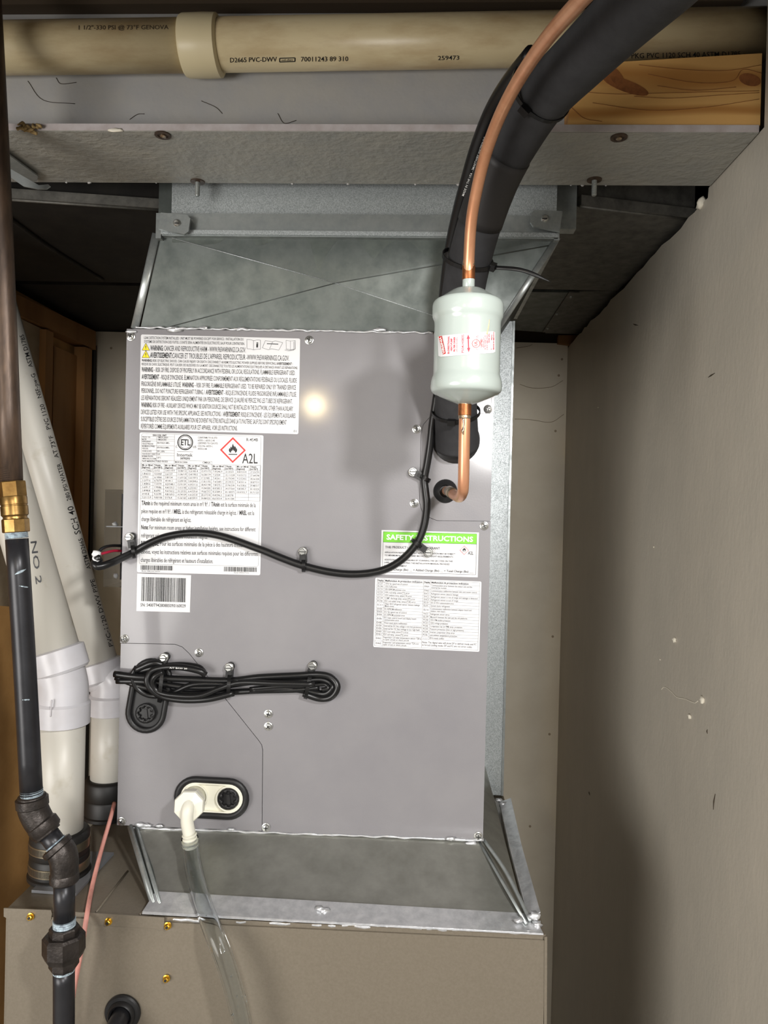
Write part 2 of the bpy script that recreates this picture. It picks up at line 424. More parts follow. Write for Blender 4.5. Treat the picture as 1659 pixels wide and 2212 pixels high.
for px, py, ln in ((427, 392, .021), (1284, 388, .022)):
    p = at(px, py, Z=BZ)
    w_ = lathe('bolt_washer', [(.0105, 0), (.0105, .0014), (.006, .0016)], p, (0, 0, -1), 'iron_rusty', beam, seg=20)
    prof = []
    k = 0
    while k*.0018 < ln:
        prof += [(.0038, k*.0018), (.0031, k*.0018+.0009)]; k += 1
    prof.append((.0025, ln+.001))
    lathe('threaded_stud', prof, p, (0, 0, -1), 'galvanized', w_, seg=14)
# drips of old paint along the rear edge and loose flakes
for i in range(12):
    x = random.uniform(-.55, .38); p = Vector((x, BYB-.001, BZ-.0005))
    blob('paint_drip', p, random.uniform(.0008, .0020), 'beam_paint', beam, i, (1.3, .6, 1))
blob('paint_flake', at(249, 281, Y=BYF-.001), .005, 'plaster_chip', beam, 50, (1.8, .3, .5))
for a, b, c in (((60, 175), (93, 216), (162, 224)), ((121, 168), (132, 181), (165, 178)), ((280, 258), (297, 247), (312, 246)), ((435, 218), (465, 231), (480, 245)), ((600, 245), (614, 266), (640, 260))):
    tube('paint_crack', [at(x, y, Y=WY+.0055) for x, y in (a, b, c)], .0004, 'ink_faded', beam, seg=5)
# fluff on the flange, strap hanger, wood blocking
t = thing('insulation_tuft', at(66, 283, Y=BYF), 'small tan tuft of insulation fibre on the beam flange', 'fluff')
for i in range(14):
    x = random.uniform(40, 98); y = random.uniform(268, 286)
    tube('fibre_clump', [at(x, y, Y=BYF-.003), at(x+random.uniform(-10, 10), y+random.uniform(-6, 6), Y=BYF-.006), at(x+random.uniform(-14, 14), y+random.uniform(-3, 10), Y=BYF-.003)], [.0016, .0022, .0008], 'dust_fluff', t, seg=6)
t = thing('strap_hanger', at(80, 400, Y=.96), 'bent galvanized strap hanger under the left end of the beam', 'bracket')
hz = -.004
plate('strap', [at(x, y, Z=BZ+hz) for x, y in ((-30, 296), (20, 332), (82, 378), (80, 388), (70, 392), (20, 360), (-30, 324))], (0, 0, -.0022), 'galvanized', t)
plate('strap_lip', [at(x, y, Y=.955) for x, y in ((-30, 330), (18, 362), (70, 392), (84, 400), (104, 398), (108, 402), (100, 408), (80, 408), (50, 402), (18, 380), (-30, 352))], (0, .0025, 0), 'galvanized', t)
wd0 = at(1228, 262, Y=.938); wd1 = at(1642, 272, Y=.938)
wt = thing('wood_block', Vector(((wd0.x+wd1.x)/2, .95, BZ+.01)), 'raw pine block with knots standing on the beam flange', 'wood block')
zb = BZ+.0102
ztop_l, ztop_r = at(1228, 140, Y=.938).z, at(1640, 115, Y=.938).z
hexa('timber', [(wd0.x, .938, zb), (wd1.x, .938, zb), (wd1.x, .966, zb), (wd0.x, .966, zb), (wd0.x, .938, ztop_l), (wd1.x, .938, ztop_r), (wd1.x, .966, ztop_r), (wd0.x, .966, ztop_l)], 'wood_pine', wt, bevel=.001)
def ell_px(cx, cy, rx, ry, ang=0, n=20):
    return [(cx+rx*math.cos(t)*math.cos(ang)-ry*math.sin(t)*math.sin(ang), cy+rx*math.cos(t)*math.sin(ang)+ry*math.sin(t)*math.cos(ang)) for t in [2*math.pi*k/n for k in range(n)]]
for kk, (cx_, cy_, rx, ry, an) in enumerate(((1620, 172, 24, 13, .25), (1352, 185, 52, 13, .35), (1330, 165, 30, 12, .9))):
    plate('knot', [at(x, y, Y=.9375-.0002*kk) for x, y in ell_px(cx_, cy_, rx, ry, an)], (0, .0006, 0), 'wood_knot', wt)
for pts in (((1228, 195), (1330, 203), (1460, 200), (1640, 196)), ((1370, 208), (1450, 212), (1560, 205), (1640, 200)), ((1280, 222), (1400, 238), (1520, 232), (1640, 214)), ((1400, 160), (1500, 178), (1580, 175), (1605, 150), (1645, 158)), ((1380, 140), (1480, 150), (1570, 152), (1645, 140)), ((1232, 230), (1262, 255), (1300, 262)), ((1420, 185), (1500, 195), (1590, 188))):
    tube('grain_line', [at(x, y, Y=.9374) for x, y in pts], .0003, 'wood_knot', wt, seg=5)
# ------------------------------------------------------------------ overhead drain pipe
PY, PR = .972, .0318
pa = at(-40, 104, Y=PY); pb = at(1650, 77, Y=PY)
pdir = (pb-pa).normalized()
pv = thing('drain_pipe', at(800, 95, Y=PY), 'yellowed plastic drain pipe running along the top beam', 'pipe')
tube('pipe', [pa-pdir*.3, at(440, 98, Y=PY)], PR, 'pvc_aged', pv, seg=36, sm=False)
tube('pipe', [at(440, 98, Y=PY), pb+pdir*.003], PR, 'pvc_aged', pv, seg=36, sm=False)
ca, cb = at(397, 100, Y=PY), at(478, 97, Y=PY)
lathe('coupling', [(PR, 0), (PR+.004, .0005), (PR+.0055, .004), (PR+.006, .03), (PR+.0055, (cb-ca).length-.003), (PR+.001, (cb-ca).length)], ca, pdir, 'pvc_cap', pv, seg=40)
def prints(L, surf, parent, name='pipe_print'):
    for body, p0, p1, h, m_ in L:
        i_ = Ink(); i_.text(body, p0, p1, h, m_); i_.build(name, surf, parent)
pm = at(440, 98, Y=PY); SP = on_cyl(pm, pb-pm, PR+.0005); SPL = on_cyl(pa, pm-pa, PR+.0005)
prints((('1 1/2"-330 PSI @ 73°F GENOVA', (170, 64), (364, 63), 9, 'ink_faded'),), SPL, pv)
prints((('D2665 PVC-DWV', (497, 135), (598, 133), 10, 'ink_black'), ('70011243 89 310', (650, 133), (752, 132), 10, 'ink_black'),
        ('259473', (946, 130), (992, 129), 9, 'ink_black'), ('1', (1142, 128), (1145, 128), 9, 'ink_black'), ('OVA-1 PKG PVC 1120 SCH 40 ASTM D1785', (1315, 127), (1600, 122), 11, 'ink_black')), SP, pv)
ink = Ink()
for a, b in (((604, 126), (637, 125)), ((637, 125), (637, 133)), ((637, 133), (604, 134)), ((604, 134), (604, 126))): ink.quadline(a, b, 2)
ink.text('nsf-dwv', (608, 132), (633, 131), 4); ink.build('pipe_print', SP, pv)
nb_ = thing('shade_board', (-.4, .99, 2.17), 'added dark board standing in for shade on the beam above the drain pipe', 'board')  # board added to darken the web above the pipe, as shade would
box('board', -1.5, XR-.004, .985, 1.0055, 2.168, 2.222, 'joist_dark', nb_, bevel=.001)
# ------------------------------------------------------------------ old trunk ducts behind the beam
DZ = 1.972
def duct(name, lab, fr, bk, m, yb_l, edge_m='duct_dark'):
    a, b = fr; c, d = bk
    A, B, C_, D_ = at(*a, Z=DZ), at(*b, Z=DZ), at(*c, Z=DZ), at(*d, Z=DZ)
    t = thing(name, (A+B)/2, lab, 'duct')
    up = Vector((0, 0, .25))
    hexa('casing', [A, B, C_, D_, A+up, B+up, C_+up, D_+up], m, t)
    e = (B-A).normalized(); nrm = Vector((e.y, -e.x, 0))
    hexa('seam_flange', [A+nrm*.012+Vector((0, 0, -.003)), B+nrm*.012+Vector((0, 0, -.003)), B+Vector((0, 0, -.003)), A+Vector((0, 0, -.003)), A+nrm*.012+Vector((0, 0, .012)), B+nrm*.012+Vector((0, 0, .012)), B+Vector((0, 0, .012)), A+Vector((0, 0, .012))], edge_m, t, bevel=.002)
    tube('seam_bead', [A+nrm*.007+Vector((0, 0, -.004)), B+nrm*.007+Vector((0, 0, -.004))], .0022, edge_m, t, seg=8, sm=False)
    return t
d1 = duct('trunk_duct', 'dark sheet metal trunk duct left of the plenum, its shade in the colour', ((-60, 424), (348, 452)), ((348, 612), (10, 606)), 'duct_dark_shaded', 0)
d2 = duct('trunk_duct', 'dark sheet metal trunk duct between plenum and right wall', ((1248, 444), (1500, 474)), ((1334, 628), (1130, 624)), 'duct_dark', 0)
t = thing('joist_pan', at(120, 650, Z=DZ+.02), 'dark joist pan at the back left behind the trunk duct, its shade in the colour', 'duct')
plate('pan_sheet', [at(x, y, Z=DZ+.012) for x, y in ((-60, 612), (345, 618), (345, 735), (-60, 735))], (0, 0, .01), 'duct_dark_shaded', t)
tube('diagonal_fold', [at(x, y, Z=DZ-.002) for x, y in ((0, 455), (110, 535), (222, 604))], .004, 'duct_dark_shaded', d1, seg=8)
t = thing('joist_pan', at(1190, 680, Z=DZ+.004), 'grey sheet metal pan with three screws at the back right', 'duct')
plate('pan_sheet', [at(x, y, Z=DZ+.004) for x, y in ((1080, 630), (1238, 632), (1180, 718), (1060, 710))], (0, 0, .006), 'galvanized_dull', t)
plate('pan_sheet', [at(x, y, Z=DZ+.006) for x, y in ((1236, 630), (1345, 628), (1262, 722), (1178, 720))], (0, 0, .006), 'duct_dark', t)
st = plate('seam_strip', [at(x, y, Z=DZ+.001) for x, y in ((1229, 632), (1252, 632), (1196, 718), (1172, 718))], (0, 0, .003), 'duct_dark', t)
for px, py in ((1233, 641), (1203, 678), (1183, 709)):
    lathe('screw', [(.0045, 0), (.0042, .0012), (.002, .003)], at(px, py, Z=DZ+.001), (0, 0, -1), 'galvanized', t, seg=10)
t = thing('ledger_board', at(1260, 735, Y=YB-.03), 'short wooden ledger end above the back board corner', 'wood block')
plate('timber', [at(x, y, Y=YB-.02) for x, y in ((1206, 724), (1262, 724), (1236, 745), (1206, 741))], (0, .018, 0), 'wood_stud', t)
# ================================================================== SUPPLY PLENUM (above the fan coil)
PF = 1.128
A = at(303, 708, Y=PF); B = Vector((UX1-.002, PF, UZ1+.001)); C_ = at(1203, 513, Y=PF-.02); D_ = at(347, 506, Y=PF-.02)
A.z = UZ1+.001
Yk = 1.55
pl = thing('supply_plenum', (( UX0+UX1)/2, 1.3, UZ1), 'galvanized sheet metal plenum flaring up from the grey cabinet', 'duct')
mid = (A+B+C_+D_)/4+Vector((0, -.005, 0))
V = [A, B, C_, D_, mid]
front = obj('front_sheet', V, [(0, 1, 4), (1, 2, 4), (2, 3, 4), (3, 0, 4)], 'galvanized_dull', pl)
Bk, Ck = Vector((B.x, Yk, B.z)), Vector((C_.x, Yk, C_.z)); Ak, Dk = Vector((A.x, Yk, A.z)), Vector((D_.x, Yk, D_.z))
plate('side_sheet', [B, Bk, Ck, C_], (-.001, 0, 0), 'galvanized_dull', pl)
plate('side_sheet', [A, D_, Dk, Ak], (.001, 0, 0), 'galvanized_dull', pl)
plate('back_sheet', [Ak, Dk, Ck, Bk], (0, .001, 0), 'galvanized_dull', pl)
o_ = Vector((0, -.0035, 0))
for (p, q) in ((A, D_),):
    tube('corner_seam', [p+Vector((-.008, -.002, 0)), q+Vector((-.006, -.002, 0))], .0065, 'galvanized', pl, seg=10, sm=False, flat=.22)
tube('corner_seam', [B+Vector((.001, -.001, 0)), C_+Vector((.001, -.001, 0))], .005, 'galvanized', pl, seg=10, sm=False, flat=.25)
for (p, q, m_) in ((at(372, 514, Y=PF-.022), mid, 'galvanized_spangle'), (mid, B+Vector((-.02, 0, .004)), 'galvanized_spangle'), (at(366, 706, Y=PF-.001), mid, 'galvanized_dull'), (mid, C_+Vector((-.012, 0, -.012)), 'galvanized_dull')):
    tube('cross_brake', [p, q], .0008, m_, front, seg=6, sm=False)  # one fold in brighter metal, one duller, for how light catches them
# S-cleat, collar and drive-cleat corners
cz0, cz1 = at(600, 511, Y=PF-.03).z, at(600, 462, Y=PF-.03).z
bx0_, bx1_ = at(350, 480, Y=PF-.03).x, at(1206, 480, Y=PF-.03).x
cl = box('s_cleat', bx0_, bx1_, PF-.030, PF-.012, cz0, cz1, 'galvanized', pl, bevel=.0015)
box('cleat_lip', bx0_, bx1_, PF-.034, PF-.026, cz0+.001, cz0+.0075, 'galvanized_spangle', cl, bevel=.0015)
kx0, kx1 = at(371, 430, Y=PF-.018).x, at(1203, 430, Y=PF-.018).x
box('collar', kx0, kx1, PF-.018, Yk, cz1-.002, 2.12, 'galvanized_spangle', pl, bevel=.001)
tx0, tx1 = at(343, 430, Y=PF+.01).x, at(1246, 430, Y=PF+.01).x
box('collar_tab', tx0, kx0, PF+.01, PF+.03, cz1, 2.03, 'galvanized_dull', pl, bevel=.001)
box('collar_tab', kx1, tx1, PF+.01, PF+.03, cz1-.004, 2.03, 'galvanized', pl, bevel=.001)
def corner_clip(out, sx, sy, scl):
    c = plate('corner_clip', [at(x, y, Y=PF-.043) for x, y in out], (0, .005, 0), 'galvanized', pl, bevel=.0012)
    lathe('screw', [(.0058, 0), (.0055, .0015), (.0035, .0038), (.001, .0042)], at(sx, sy, Y=PF-.043), (0, -1, 0), 'steel_screw', c, seg=14)
    p = at(sx, sy, Y=PF-.0475)
    box('slot', p.x-.0036, p.x+.0036, p.y-.0002, p.y+.0008, p.z-.0006, p.z+.0006, 'dark_slot', c)
corner_clip(((347, 459), (404, 464), (411, 472), (407, 500), (398, 506), (384, 503), (342, 494)), 382, 482, 1)
corner_clip(((1154, 453), (1215, 456), (1209, 500), (1188, 496), (1152, 489), (1146, 480), (1148, 460)), 1177, 472, 1)
box('drive_cleat', D_.x-.004, D_.x+.004, PF-.03, Yk, cz0-.004, cz1, 'galvanized', pl, bevel=.001)
box('drive_cleat', C_.x-.006, C_.x+.002, PF-.03, Yk, cz0-.002, cz1, 'galvanized', pl, bevel=.001)
# silver sealant smeared along the joint with the cabinet
rd = random.Random(3)
pts = []
for i in range(70):
    x = 292+(935-292)*i/69; pts.append((x, 707.5+(x-292)*.0178+rd.uniform(-1.6, 1.6)))
tube('sealant_bead', [at(x, y, Y=UF-.001) for x, y in pts], [rd.uniform(.0010, .0026) for _ in pts], 'sealant_silver', pl, seg=7, n=2)
for i, (x, y, r) in enumerate(((378, 712, .006), (283, 716, .004), (520, 711, .004), (820, 712, .005), (845, 717, .003), (440, 708, .004))):
    blob('sealant_smear', at(x, y, Y=UF-.001), r, 'sealant_silver', pl, 30+i, (2.0, .3, .7))
# darker band under the cleat with a scalloped lower edge
NT = (C_-D_).cross(mid-D_).normalized()
if NT.y > 0: NT = -NT
def on_front(px, py):
    d = ray(px, py); return CAM+d*((D_-CAM).dot(NT)/d.dot(NT))+NT*.0004
lowc = smooth_path([Vector((x, y, 0)) for x, y in ((372, 524), (400, 524), (430, 529), (470, 525), (493, 513), (540, 514.5), (558, 531), (606, 515.5), (662, 517), (675, 545), (688, 586), (702, 556), (731, 518), (770, 519), (790, 541), (807, 559), (825, 540), (853, 520.5), (883, 521.5), (912, 545), (945, 566), (1000, 574))], 4)
V = []; Fc = []
for i, p in enumerate(lowc):
    V += [on_front(p.x, 510.5+(p.x-372)*.0085), on_front(p.x, max(p.y, 511+(p.x-372)*.0085))]
    if i: Fc.append((2*i-2, 2*i, 2*i+1, 2*i-1))
obj('dark_scallops', V, Fc, 'galvanized_scallop', front)
# ================================================================== GALVANIZED DROP BEHIND THE CABINET
t = thing('galvanized_panel', (.16, Yk, FZ), 'spangled galvanized side panel standing behind the grey cabinet', 'sheet metal')
YP = 1.43; gx = at(1111, 690, Y=YP).x; gz = at(1111, 694, Y=YP).z
box('sheet', UX1+.001, gx, YP, Yk-.002, FZ+.004, gz, 'galvanized_spangle', t, bevel=.001)
box('hem', gx-.003, gx+.0012, YP-.0025, Yk-.002, FZ+.004, gz, 'galvanized', t, bevel=.0008)
# ================================================================== FAN COIL CABINET
fc = thing('fan_coil', ((UX0+UX1)/2, 1.35, UZ0), 'grey painted fan coil cabinet covered with labels', 'appliance')
box('cabinet', UX0+.001, UX1-.001, UF+.0045, 1.53, UZ0, UZ1, 'unit_paint', fc, bevel=.001)
def P(x, y, Y=UF): return at(x, y, Y=Y)
acc = [(250, 1388.5), (378, 1391), (394, 1397), (409, 1411), (485, 1506), (560, 1600), (566, 1609), (568, 1620), (566, 1830)]
con = [(1080, 893), (948, 893), (928, 901), (914, 917), (909, 940), (906, 1085), (911, 1104), (924, 1117), (944, 1125), (1080, 1127)]
cl_x = lambda v: Vector((min(max(v.x, UX0), UX1), v.y, min(max(v.z, UZ0), UZ1)))
A_ = [cl_x(P(*p)) for p in acc]; K_ = [cl_x(P(*p)) for p in con]
main = [Vector((UX0, UF, UZ1)), Vector((UX1, UF, UZ1))]+K_+[Vector((UX1, UF, UZ0))]+A_[::-1]
main_panel = plate('front_panel', main, (0, .0042, 0), 'unit_paint', fc)
cen = sum(A_, Vector())/len(A_)
def inset(pts, d):
    n = len(pts); out = []
    for i in range(n):
        a, b, c = pts[i-1], pts[i], pts[(i+1) % n]
        e1 = (b-a).normalized(); e2 = (c-b).normalized()
        n1 = Vector((-e1.z, 0, e1.x)); n2 = Vector((-e2.z, 0, e2.x)); bis = (n1+n2)
        bis = bis/max(bis.length_squared, .3)*2
        out.append(b+bis*d)
    return out
def ccw(pts):
    a = sum(pts[i].x*pts[(i+1) % len(pts)].z-pts[(i+1) % len(pts)].x*pts[i].z for i in range(len(pts)))
    return pts if a > 0 else pts[::-1]
ap = inset(ccw(A_+[Vector((UX0, UF, UZ0))]), .0009)
plate('access_panel', ap, (0, .0042, 0), 'unit_paint', fc)
cp = inset(ccw(K_), .0006)
plate('line_panel', [p+Vector((0, -.0008, 0)) for p in cp], (0, .005, 0), 'unit_paint', fc)
# seam folded over at the upper right corner
box('corner_fold', UX1-.0035, UX1+.0006, UF-.001, UF+.01, at(1065, 890, Y=UF).z, UZ1-.001, 'unit_paint', fc, bevel=.0006)
# cabinet screws: one shared mesh
def screw_mesh():
    bm = bmesh.new(); s = 18
    prof = [(.0068, 0), (.0066, .0009), (.0052, .0013), (.005, .0022), (.0042, .0034), (.0018, .0040)]
    rings = [[bm.verts.new((r*math.cos(2*math.pi*k/s), -d, r*math.sin(2*math.pi*k/s))) for k in range(s)] for r, d in prof]
    for i in range(len(rings)-1):
        for k in range(s): bm.faces.new((rings[i][k], rings[i][(k+1) % s], rings[i+1][(k+1) % s], rings[i+1][k]))
    bm.faces.new(rings[-1])
    for a in (0, 1):
        r = ((-.0034, .0034, -.0007, .0007), (-.0007, .0007, -.0034, .0034))[a]
        bm_box(bm, r[0], r[1], -.0043, -.0030, r[2], r[3], 1)
    bmesh.ops.recalc_face_normals(bm, faces=bm.faces)
    me = bpy.data.meshes.new('screw'); bm.to_mesh(me); bm.free(); me.materials.append(M['steel_screw']); me.materials.append(M['dark_slot'])
    return me
SM = screw_mesh()
for i, (px, py) in enumerate(((283, 727), (668, 735), (1054, 884), (900, 927), (895, 1087), (1046, 1136), (269, 1380), (430, 1410), (580, 1542), (580, 1569), (263, 1774), (575, 1787), (1033, 1806))):
    o = bpy.data.objects.new('screw', SM); o.location = at(px, py, Y=UF-.0003); o.rotation_euler = (0, random.uniform(0, 1.5), 0); link(o, fc)
# ------------------------------------------------------------------ printed labels
def sticker(name, c4, r, lab):
    o = plate(name, [at(x, y, Y=UF-.0003) for x, y in rrect_px(c4, r)], (0, -.0004, 0), 'label_white', fc)
    tag(o, lab); return o
SURF = on_plane(UF-.0010)
def flame(ink, cx, cy, s, m='ink_black'):
    # outer flame with inner tongue and base bar, unit size s (half height)
    o = [(0, -1.15), (.12, -.75), (.38, -.42), (.34, -.78), (.58, -.35), (.62, -.02), (.72, -.3), (.8, .1), (.7, .45), (.42, .62), (.35, .2), (.2, .3), (0, -.05), (-.12, .28), (-.3, .2), (-.38, .62), (-.66, .45), (-.78, .1), (-.66, -.35), (-.5, -.05), (-.46, -.6), (-.22, -.35), (-.14, -.75)]
    ink.poly([(cx+x*s, cy+y*s) for x, y in o], m)
    ink.quadline((cx-.8*s, cy+.9*s), (cx+.8*s, cy+.92*s), s*.16, m)
def diamond(ink, cx, cy, r, wd):
    p = [(cx, cy-r), (cx+r, cy+.02*r), (cx-.02*r, cy+r), (cx-r, cy-.02*r)]; q = [(cx+(x-cx)*(1-wd), cy+(y-cy)*(1-wd)) for x, y in p]
    for k in range(4): ink.poly([p[k], p[(k+1) % 4], q[(k+1) % 4], q[k]], 'ink_red')
def barcode(ink, x0, y0, x1, y1, h, n, seed):
    rd = random.Random(seed); x = 0.0
    while x < 1:
        wd = rd.choice((.6, 1, 1.4, 2.2))/n; g = rd.choice((.6, .9, 1.3))/n
        if x+wd > 1: break
        a = (x0+(x1-x0)*x, y0+(y1-y0)*x); b = (x0+(x1-x0)*(x+wd), y0+(y1-y0)*(x+wd))
        ink.poly([a, b, (b[0]-.02*h, b[1]+h), (a[0]-.02*h, a[1]+h)]); x += wd+g
def outline(ink, pts, wd, m='ink_black', close=True):
    n = len(pts)
    for i in range(n if close else n-1): ink.quadline(pts[i], pts[(i+1) % n], wd, m)
# 1: warning label
c = crop(290, 710, 4.4838)
s1 = sticker('warning_label', [c(66, 56), c(1608, 96), c(1590, 1022), c(46, 980)], 4, 'white warning sticker with dense black text')
ink = Ink()
for body, x0, y0, x1, y1, h in (
    ('LEAK DETECTION SYSTEM INSTALLED. UNIT MUST BE POWERED EXCEPT FOR SERVICE. / INSTALLATION DU', 95, 100, 1058, 115, 25),
    ("SYSTÈME DE DÉTECTION DES FUITES. L'UNITÉ SERA ALIMENTÉE EN ÉLECTRICITÉ, SAUF POUR L'ENTRETIEN.", 95, 137, 1068, 158, 25),
    ('*WARNING:| CANCER AND REPRODUCTIVE HARM - WWW.P65WARNINGS.CA.GOV.', 155, 210, 1080, 230, 48),
    ("*AVERTISSEMENT:|CANCER ET TROUBLES DE L'APPAREIL REPRODUCTEUR -WWW.P65WARNINGS.CA.GOV.", 153, 280, 1500, 311, 50),
    ('*WARNING:| RISK OF ELECTRIC SHOCK. CAN CAUSE INJURY OR DEATH. DISCONNECT All REMOTE ELECTRIC POWER SUPPLIES BEFORE SERVICING./|*AVERTISSEMENT :', 72, 318, 1535, 353, 24),
    ('RISQUE DE CHOC ÉLECTRIQUE. PEUT CAUSER DES BLESSURES OU LA MORT. DÉCONNECTEZ TOUTES LES ALIMENTATIONS ÉLECTRIQUES À DISTANCE AVANT LES RÉPARATIONS.', 72, 354, 1583, 392, 24),
    ('*WARNING| – RISK OF FIRE. DISPOSE OF PROPERLY IN ACCORDANCE WITH FEDERAL OR LOCAL REGULATIONS. FLAMMABLE REFRIGERANT USED.', 70, 416, 1558, 450, 44),
    ("*AVERTISSEMENT| - RISQUE D'INCENDIE. ÉLIMINATION APPROPRIÉE CONFORMÉMENT AUX RÉGLEMENTATIONS FÉDÉRALES OU LOCALES. FLUIDE", 70, 486, 1572, 523, 44),
    ('FRIGORIGÈNE INFLAMMABLE UTILISÉ. |*WARNING| – RISK OF FIRE. FLAMMABLE REFRIGERANT USED. TO BE REPAIRED ONLY BY TRAINED SERVICE', 68, 555, 1565, 592, 44),
    ("PERSONNEL. DO NOT PUNCTURE REFRIGERANT TUBING. / |*AVERTISSEMENT| - RISQUE D'INCENDIE. FLUIDE FRIGORIGÈNE INFLAMMABLE UTILISÉ.", 68, 621, 1572, 659, 44),
    ('LES RÉPARATIONS SERONT RÉALISÉES UNIQUEMENT PAR UN PERSONNEL DE SERVICE QUALIFIÉ NE PERCEZ PAS LES TUBES DE RÉFRIGÉRANT.', 66, 690, 1532, 726, 44),
    ('*WARNING:| RISK OF FIRE - AUXILIARY DEVICES WHICH MAY BE IGNITION SOURCES SHALL NOT BE INSTALLED IN THE DUCTWORK, OTHER THAN AUXILIARY', 66, 758, 1538, 797, 44),
    ("DEVICES LISTED FOR USE WITH THE SPECIFIC APPLIANCE. SEE INSTRUCTIONS. / |*AVERTISSEMENT:| RISQUE D'INCENDIE - LES ÉQUIPEMENTS AUXILIAIRES", 64, 828, 1562, 866, 44),
    ("SUSCEPTIBLES D'ÊTRE DES SOURCES D'INFLAMMATION NE DOIVENT PAS ÊTRE INSTALLÉS DANS LA TUYAUTERIE, SAUF S'ILS SONT SPÉCIFIQUEMENT", 64, 896, 1475, 930, 44),
    ('RÉPERTORIÉS COMME ÉQUIPEMENTS AUXILIAIRES POUR CET APPAREIL. VOIR LES INSTRUCTIONS.', 64, 965, 998, 987, 44),
    ('01', 1543, 1002, 1568, 1003, 20)):
    ink.text(body, c(x0, y0), c(x1, y1), h/4.4838)
ink2 = Ink()
for ty in (176, 248):
    T_ = [c(112, ty-36), c(149, ty+34), c(75, ty+32)]; ink.poly(T_, 'ink_yellow'); outline(ink2, T_, .7)
    ink2.quadline(c(112, ty-12), c(112, ty+10), 1.5); ink2.quadline(c(112, ty+16), c(112, ty+22), 1.5)
outline(ink, [c(x, y) for x, y in ((1090, 104), (1125, 106), (1155, 116), (1190, 110), (1223, 112), (1222, 200), (1190, 198), (1155, 206), (1125, 196), (1091, 194))], .6)
ink.quadline(c(1155, 116), c(1155, 206), .6); ink.text('*i', c(1180, 180), c(1200, 181), 11)
outline(ink, [c(x, y) for x, y in ((1270, 115), (1340, 128), (1365, 118), (1438, 135), (1400, 208), (1330, 195), (1300, 205), (1240, 185))], .6)
ink.quadline(c(1340, 128), c(1310, 196), .6); ink.quadline(c(1285, 145), c(1395, 150), 1.6)
for k in (0, 1, 2):
    outline(ink, [c(x-k*8, y+k*6) for x, y in ((1470, 112), (1512, 120), (1560, 114), (1562, 196), (1512, 204), (1472, 194))][2 if k else 0:], .5, close=(k == 0))
ink.quadline(c(1513, 120), c(1513, 204), .5)
ink.build('label_print', SURF, s1); ink2.build('hazard_print', on_plane(UF-.0013), s1)
# 2: rating label
c = crop(290, 930, 5.397); k = 5.397
s2 = sticker('rating_label', [c(65, 22), c(1508, 56), c(1470, 1687), c(32, 1652)], 4, 'white rating plate sticker with table and hazard diamond')
ink = Ink()
outline(ink, rrect_px([c(84, 36), c(1478, 68), c(1448, 1585), c(58, 1555)], 5), .35, 'ink_grey')
g = lambda x, y: c(x-.012*(y-400), y+.018*(x-80))
ink.text('*FAN COIL UNIT', g(212, 62), g(372, 62), 3.6)
ys = [45, 68, 96, 118, 172, 226, 258, 288, 345]
for y in ys[1:]: ink.quadline(g(84, y), g(466, y), .35, 'ink_grey')
ink.quadline(g(466, 40), g(466, 375), .35, 'ink_grey'); ink.quadline(g(258, 68), g(258, 345), .35, 'ink_grey')
for body, y, x1 in (('PRODUCT NO.', 84, 185), ('MODEL', 110, 140), ('REFRIGERANT', 136, 190), ('DESIGN PRESSURE', 162, 218), ('MAXIMUM ALLOWABLE', 190, 238), ('PRESSURE', 216, 160), ('POWER SOURCE', 248, 200), ('THE RATED INPUT CURRENT', 280, 250), ('MAXIMUM OPERATING', 308, 218), ('TEMPERATURE (COIL SYSTEM)', 334, 252)):
    ink.text(body, g(90, y), g(x1, y), 3.2, 'ink_grey')
for body, y, x0, x1 in (('4SMULAC36AAA*-', 86, 272, 395), ('4SMULAC36AA', 112, 272, 372), ('450 PSIG/3.1MPa', 150, 264, 405), ('870 PSIG/6.0MPa', 204, 264, 405), ('24V~, 60Hz', 248, 262, 352), ('0.3A', 280, 258, 298), ('120°C', 322, 264, 312)):
    ink.text(body, g(x0, y), g(x1, y), 3.6, 'ink_grey')
ink.text('DATE MANUFACTURED: 05/2025', g(92, 368), g(390, 366), 4, 'ink_grey')
ink.ring(c(594, 138), 17, 2.2); ink.ring(c(594, 138), 13.6, .9); ink.text('*ETL', c(543, 170), c(652, 173), 12.5)
ink.text('LISTED', c(566, 224), c(628, 226), 2)
ink.text('C', c(483, 200), c(502, 200), 4.6); ink.text('US', c(684, 203), c(722, 204), 4.6)
ink.quadline(c(502, 245), c(684, 248), .5)
ink.text('Intertek', c(500, 302), c(680, 305), 7); ink.text('*3070293', c(536, 336), c(648, 338), 4.2)
for i, (body, x1) in enumerate((('CONFORMS TO UL STD.', 972), ('60335-1, 60335-2-40', 938), ('CERTIFIED TO CSA STD.', 978), ('C22.2 No. 60335-1,', 916), ('60335-2-40', 846))):
    ink.text(body, c(742, 92+32.5*i), c(x1, 95+32.5*i), 3.7, 'ink_grey')
diamond(ink, *c(1150, 228), 28, .16); flame(ink, *c(1150, 222), 11.5)
ink.text('R-454B', c(1308, 124), c(1442, 126), 6.6); ink.text('A2L', c(1258, 382), c(1438, 384), 21)
ink.quadline(c(466, 350), c(904, 358), .35, 'ink_grey'); ink.quadline(c(904, 358), c(903, 400), .35, 'ink_grey')
ink.text('MADE IN CHINA', c(476, 376), c(620, 380), 3.4); ink.text('CMNA', c(796, 384), c(888, 387), 4)
T4 = [c(79, 384), c(1474, 408), c(1466, 822), c(71, 796)]
us = [0, .102, .193, .298, .387, .495, .591, .695, .793, .902, 1]
vs = [0, .142]+[.142+.858*j/9 for j in range(1, 10)]
for v in vs: ink.quadline(bil(T4, 0, v), bil(T4, 1, v), .38, 'ink_grey')
for u in us: ink.quadline(bil(T4, u, 0), bil(T4, u, 1), .38, 'ink_grey')
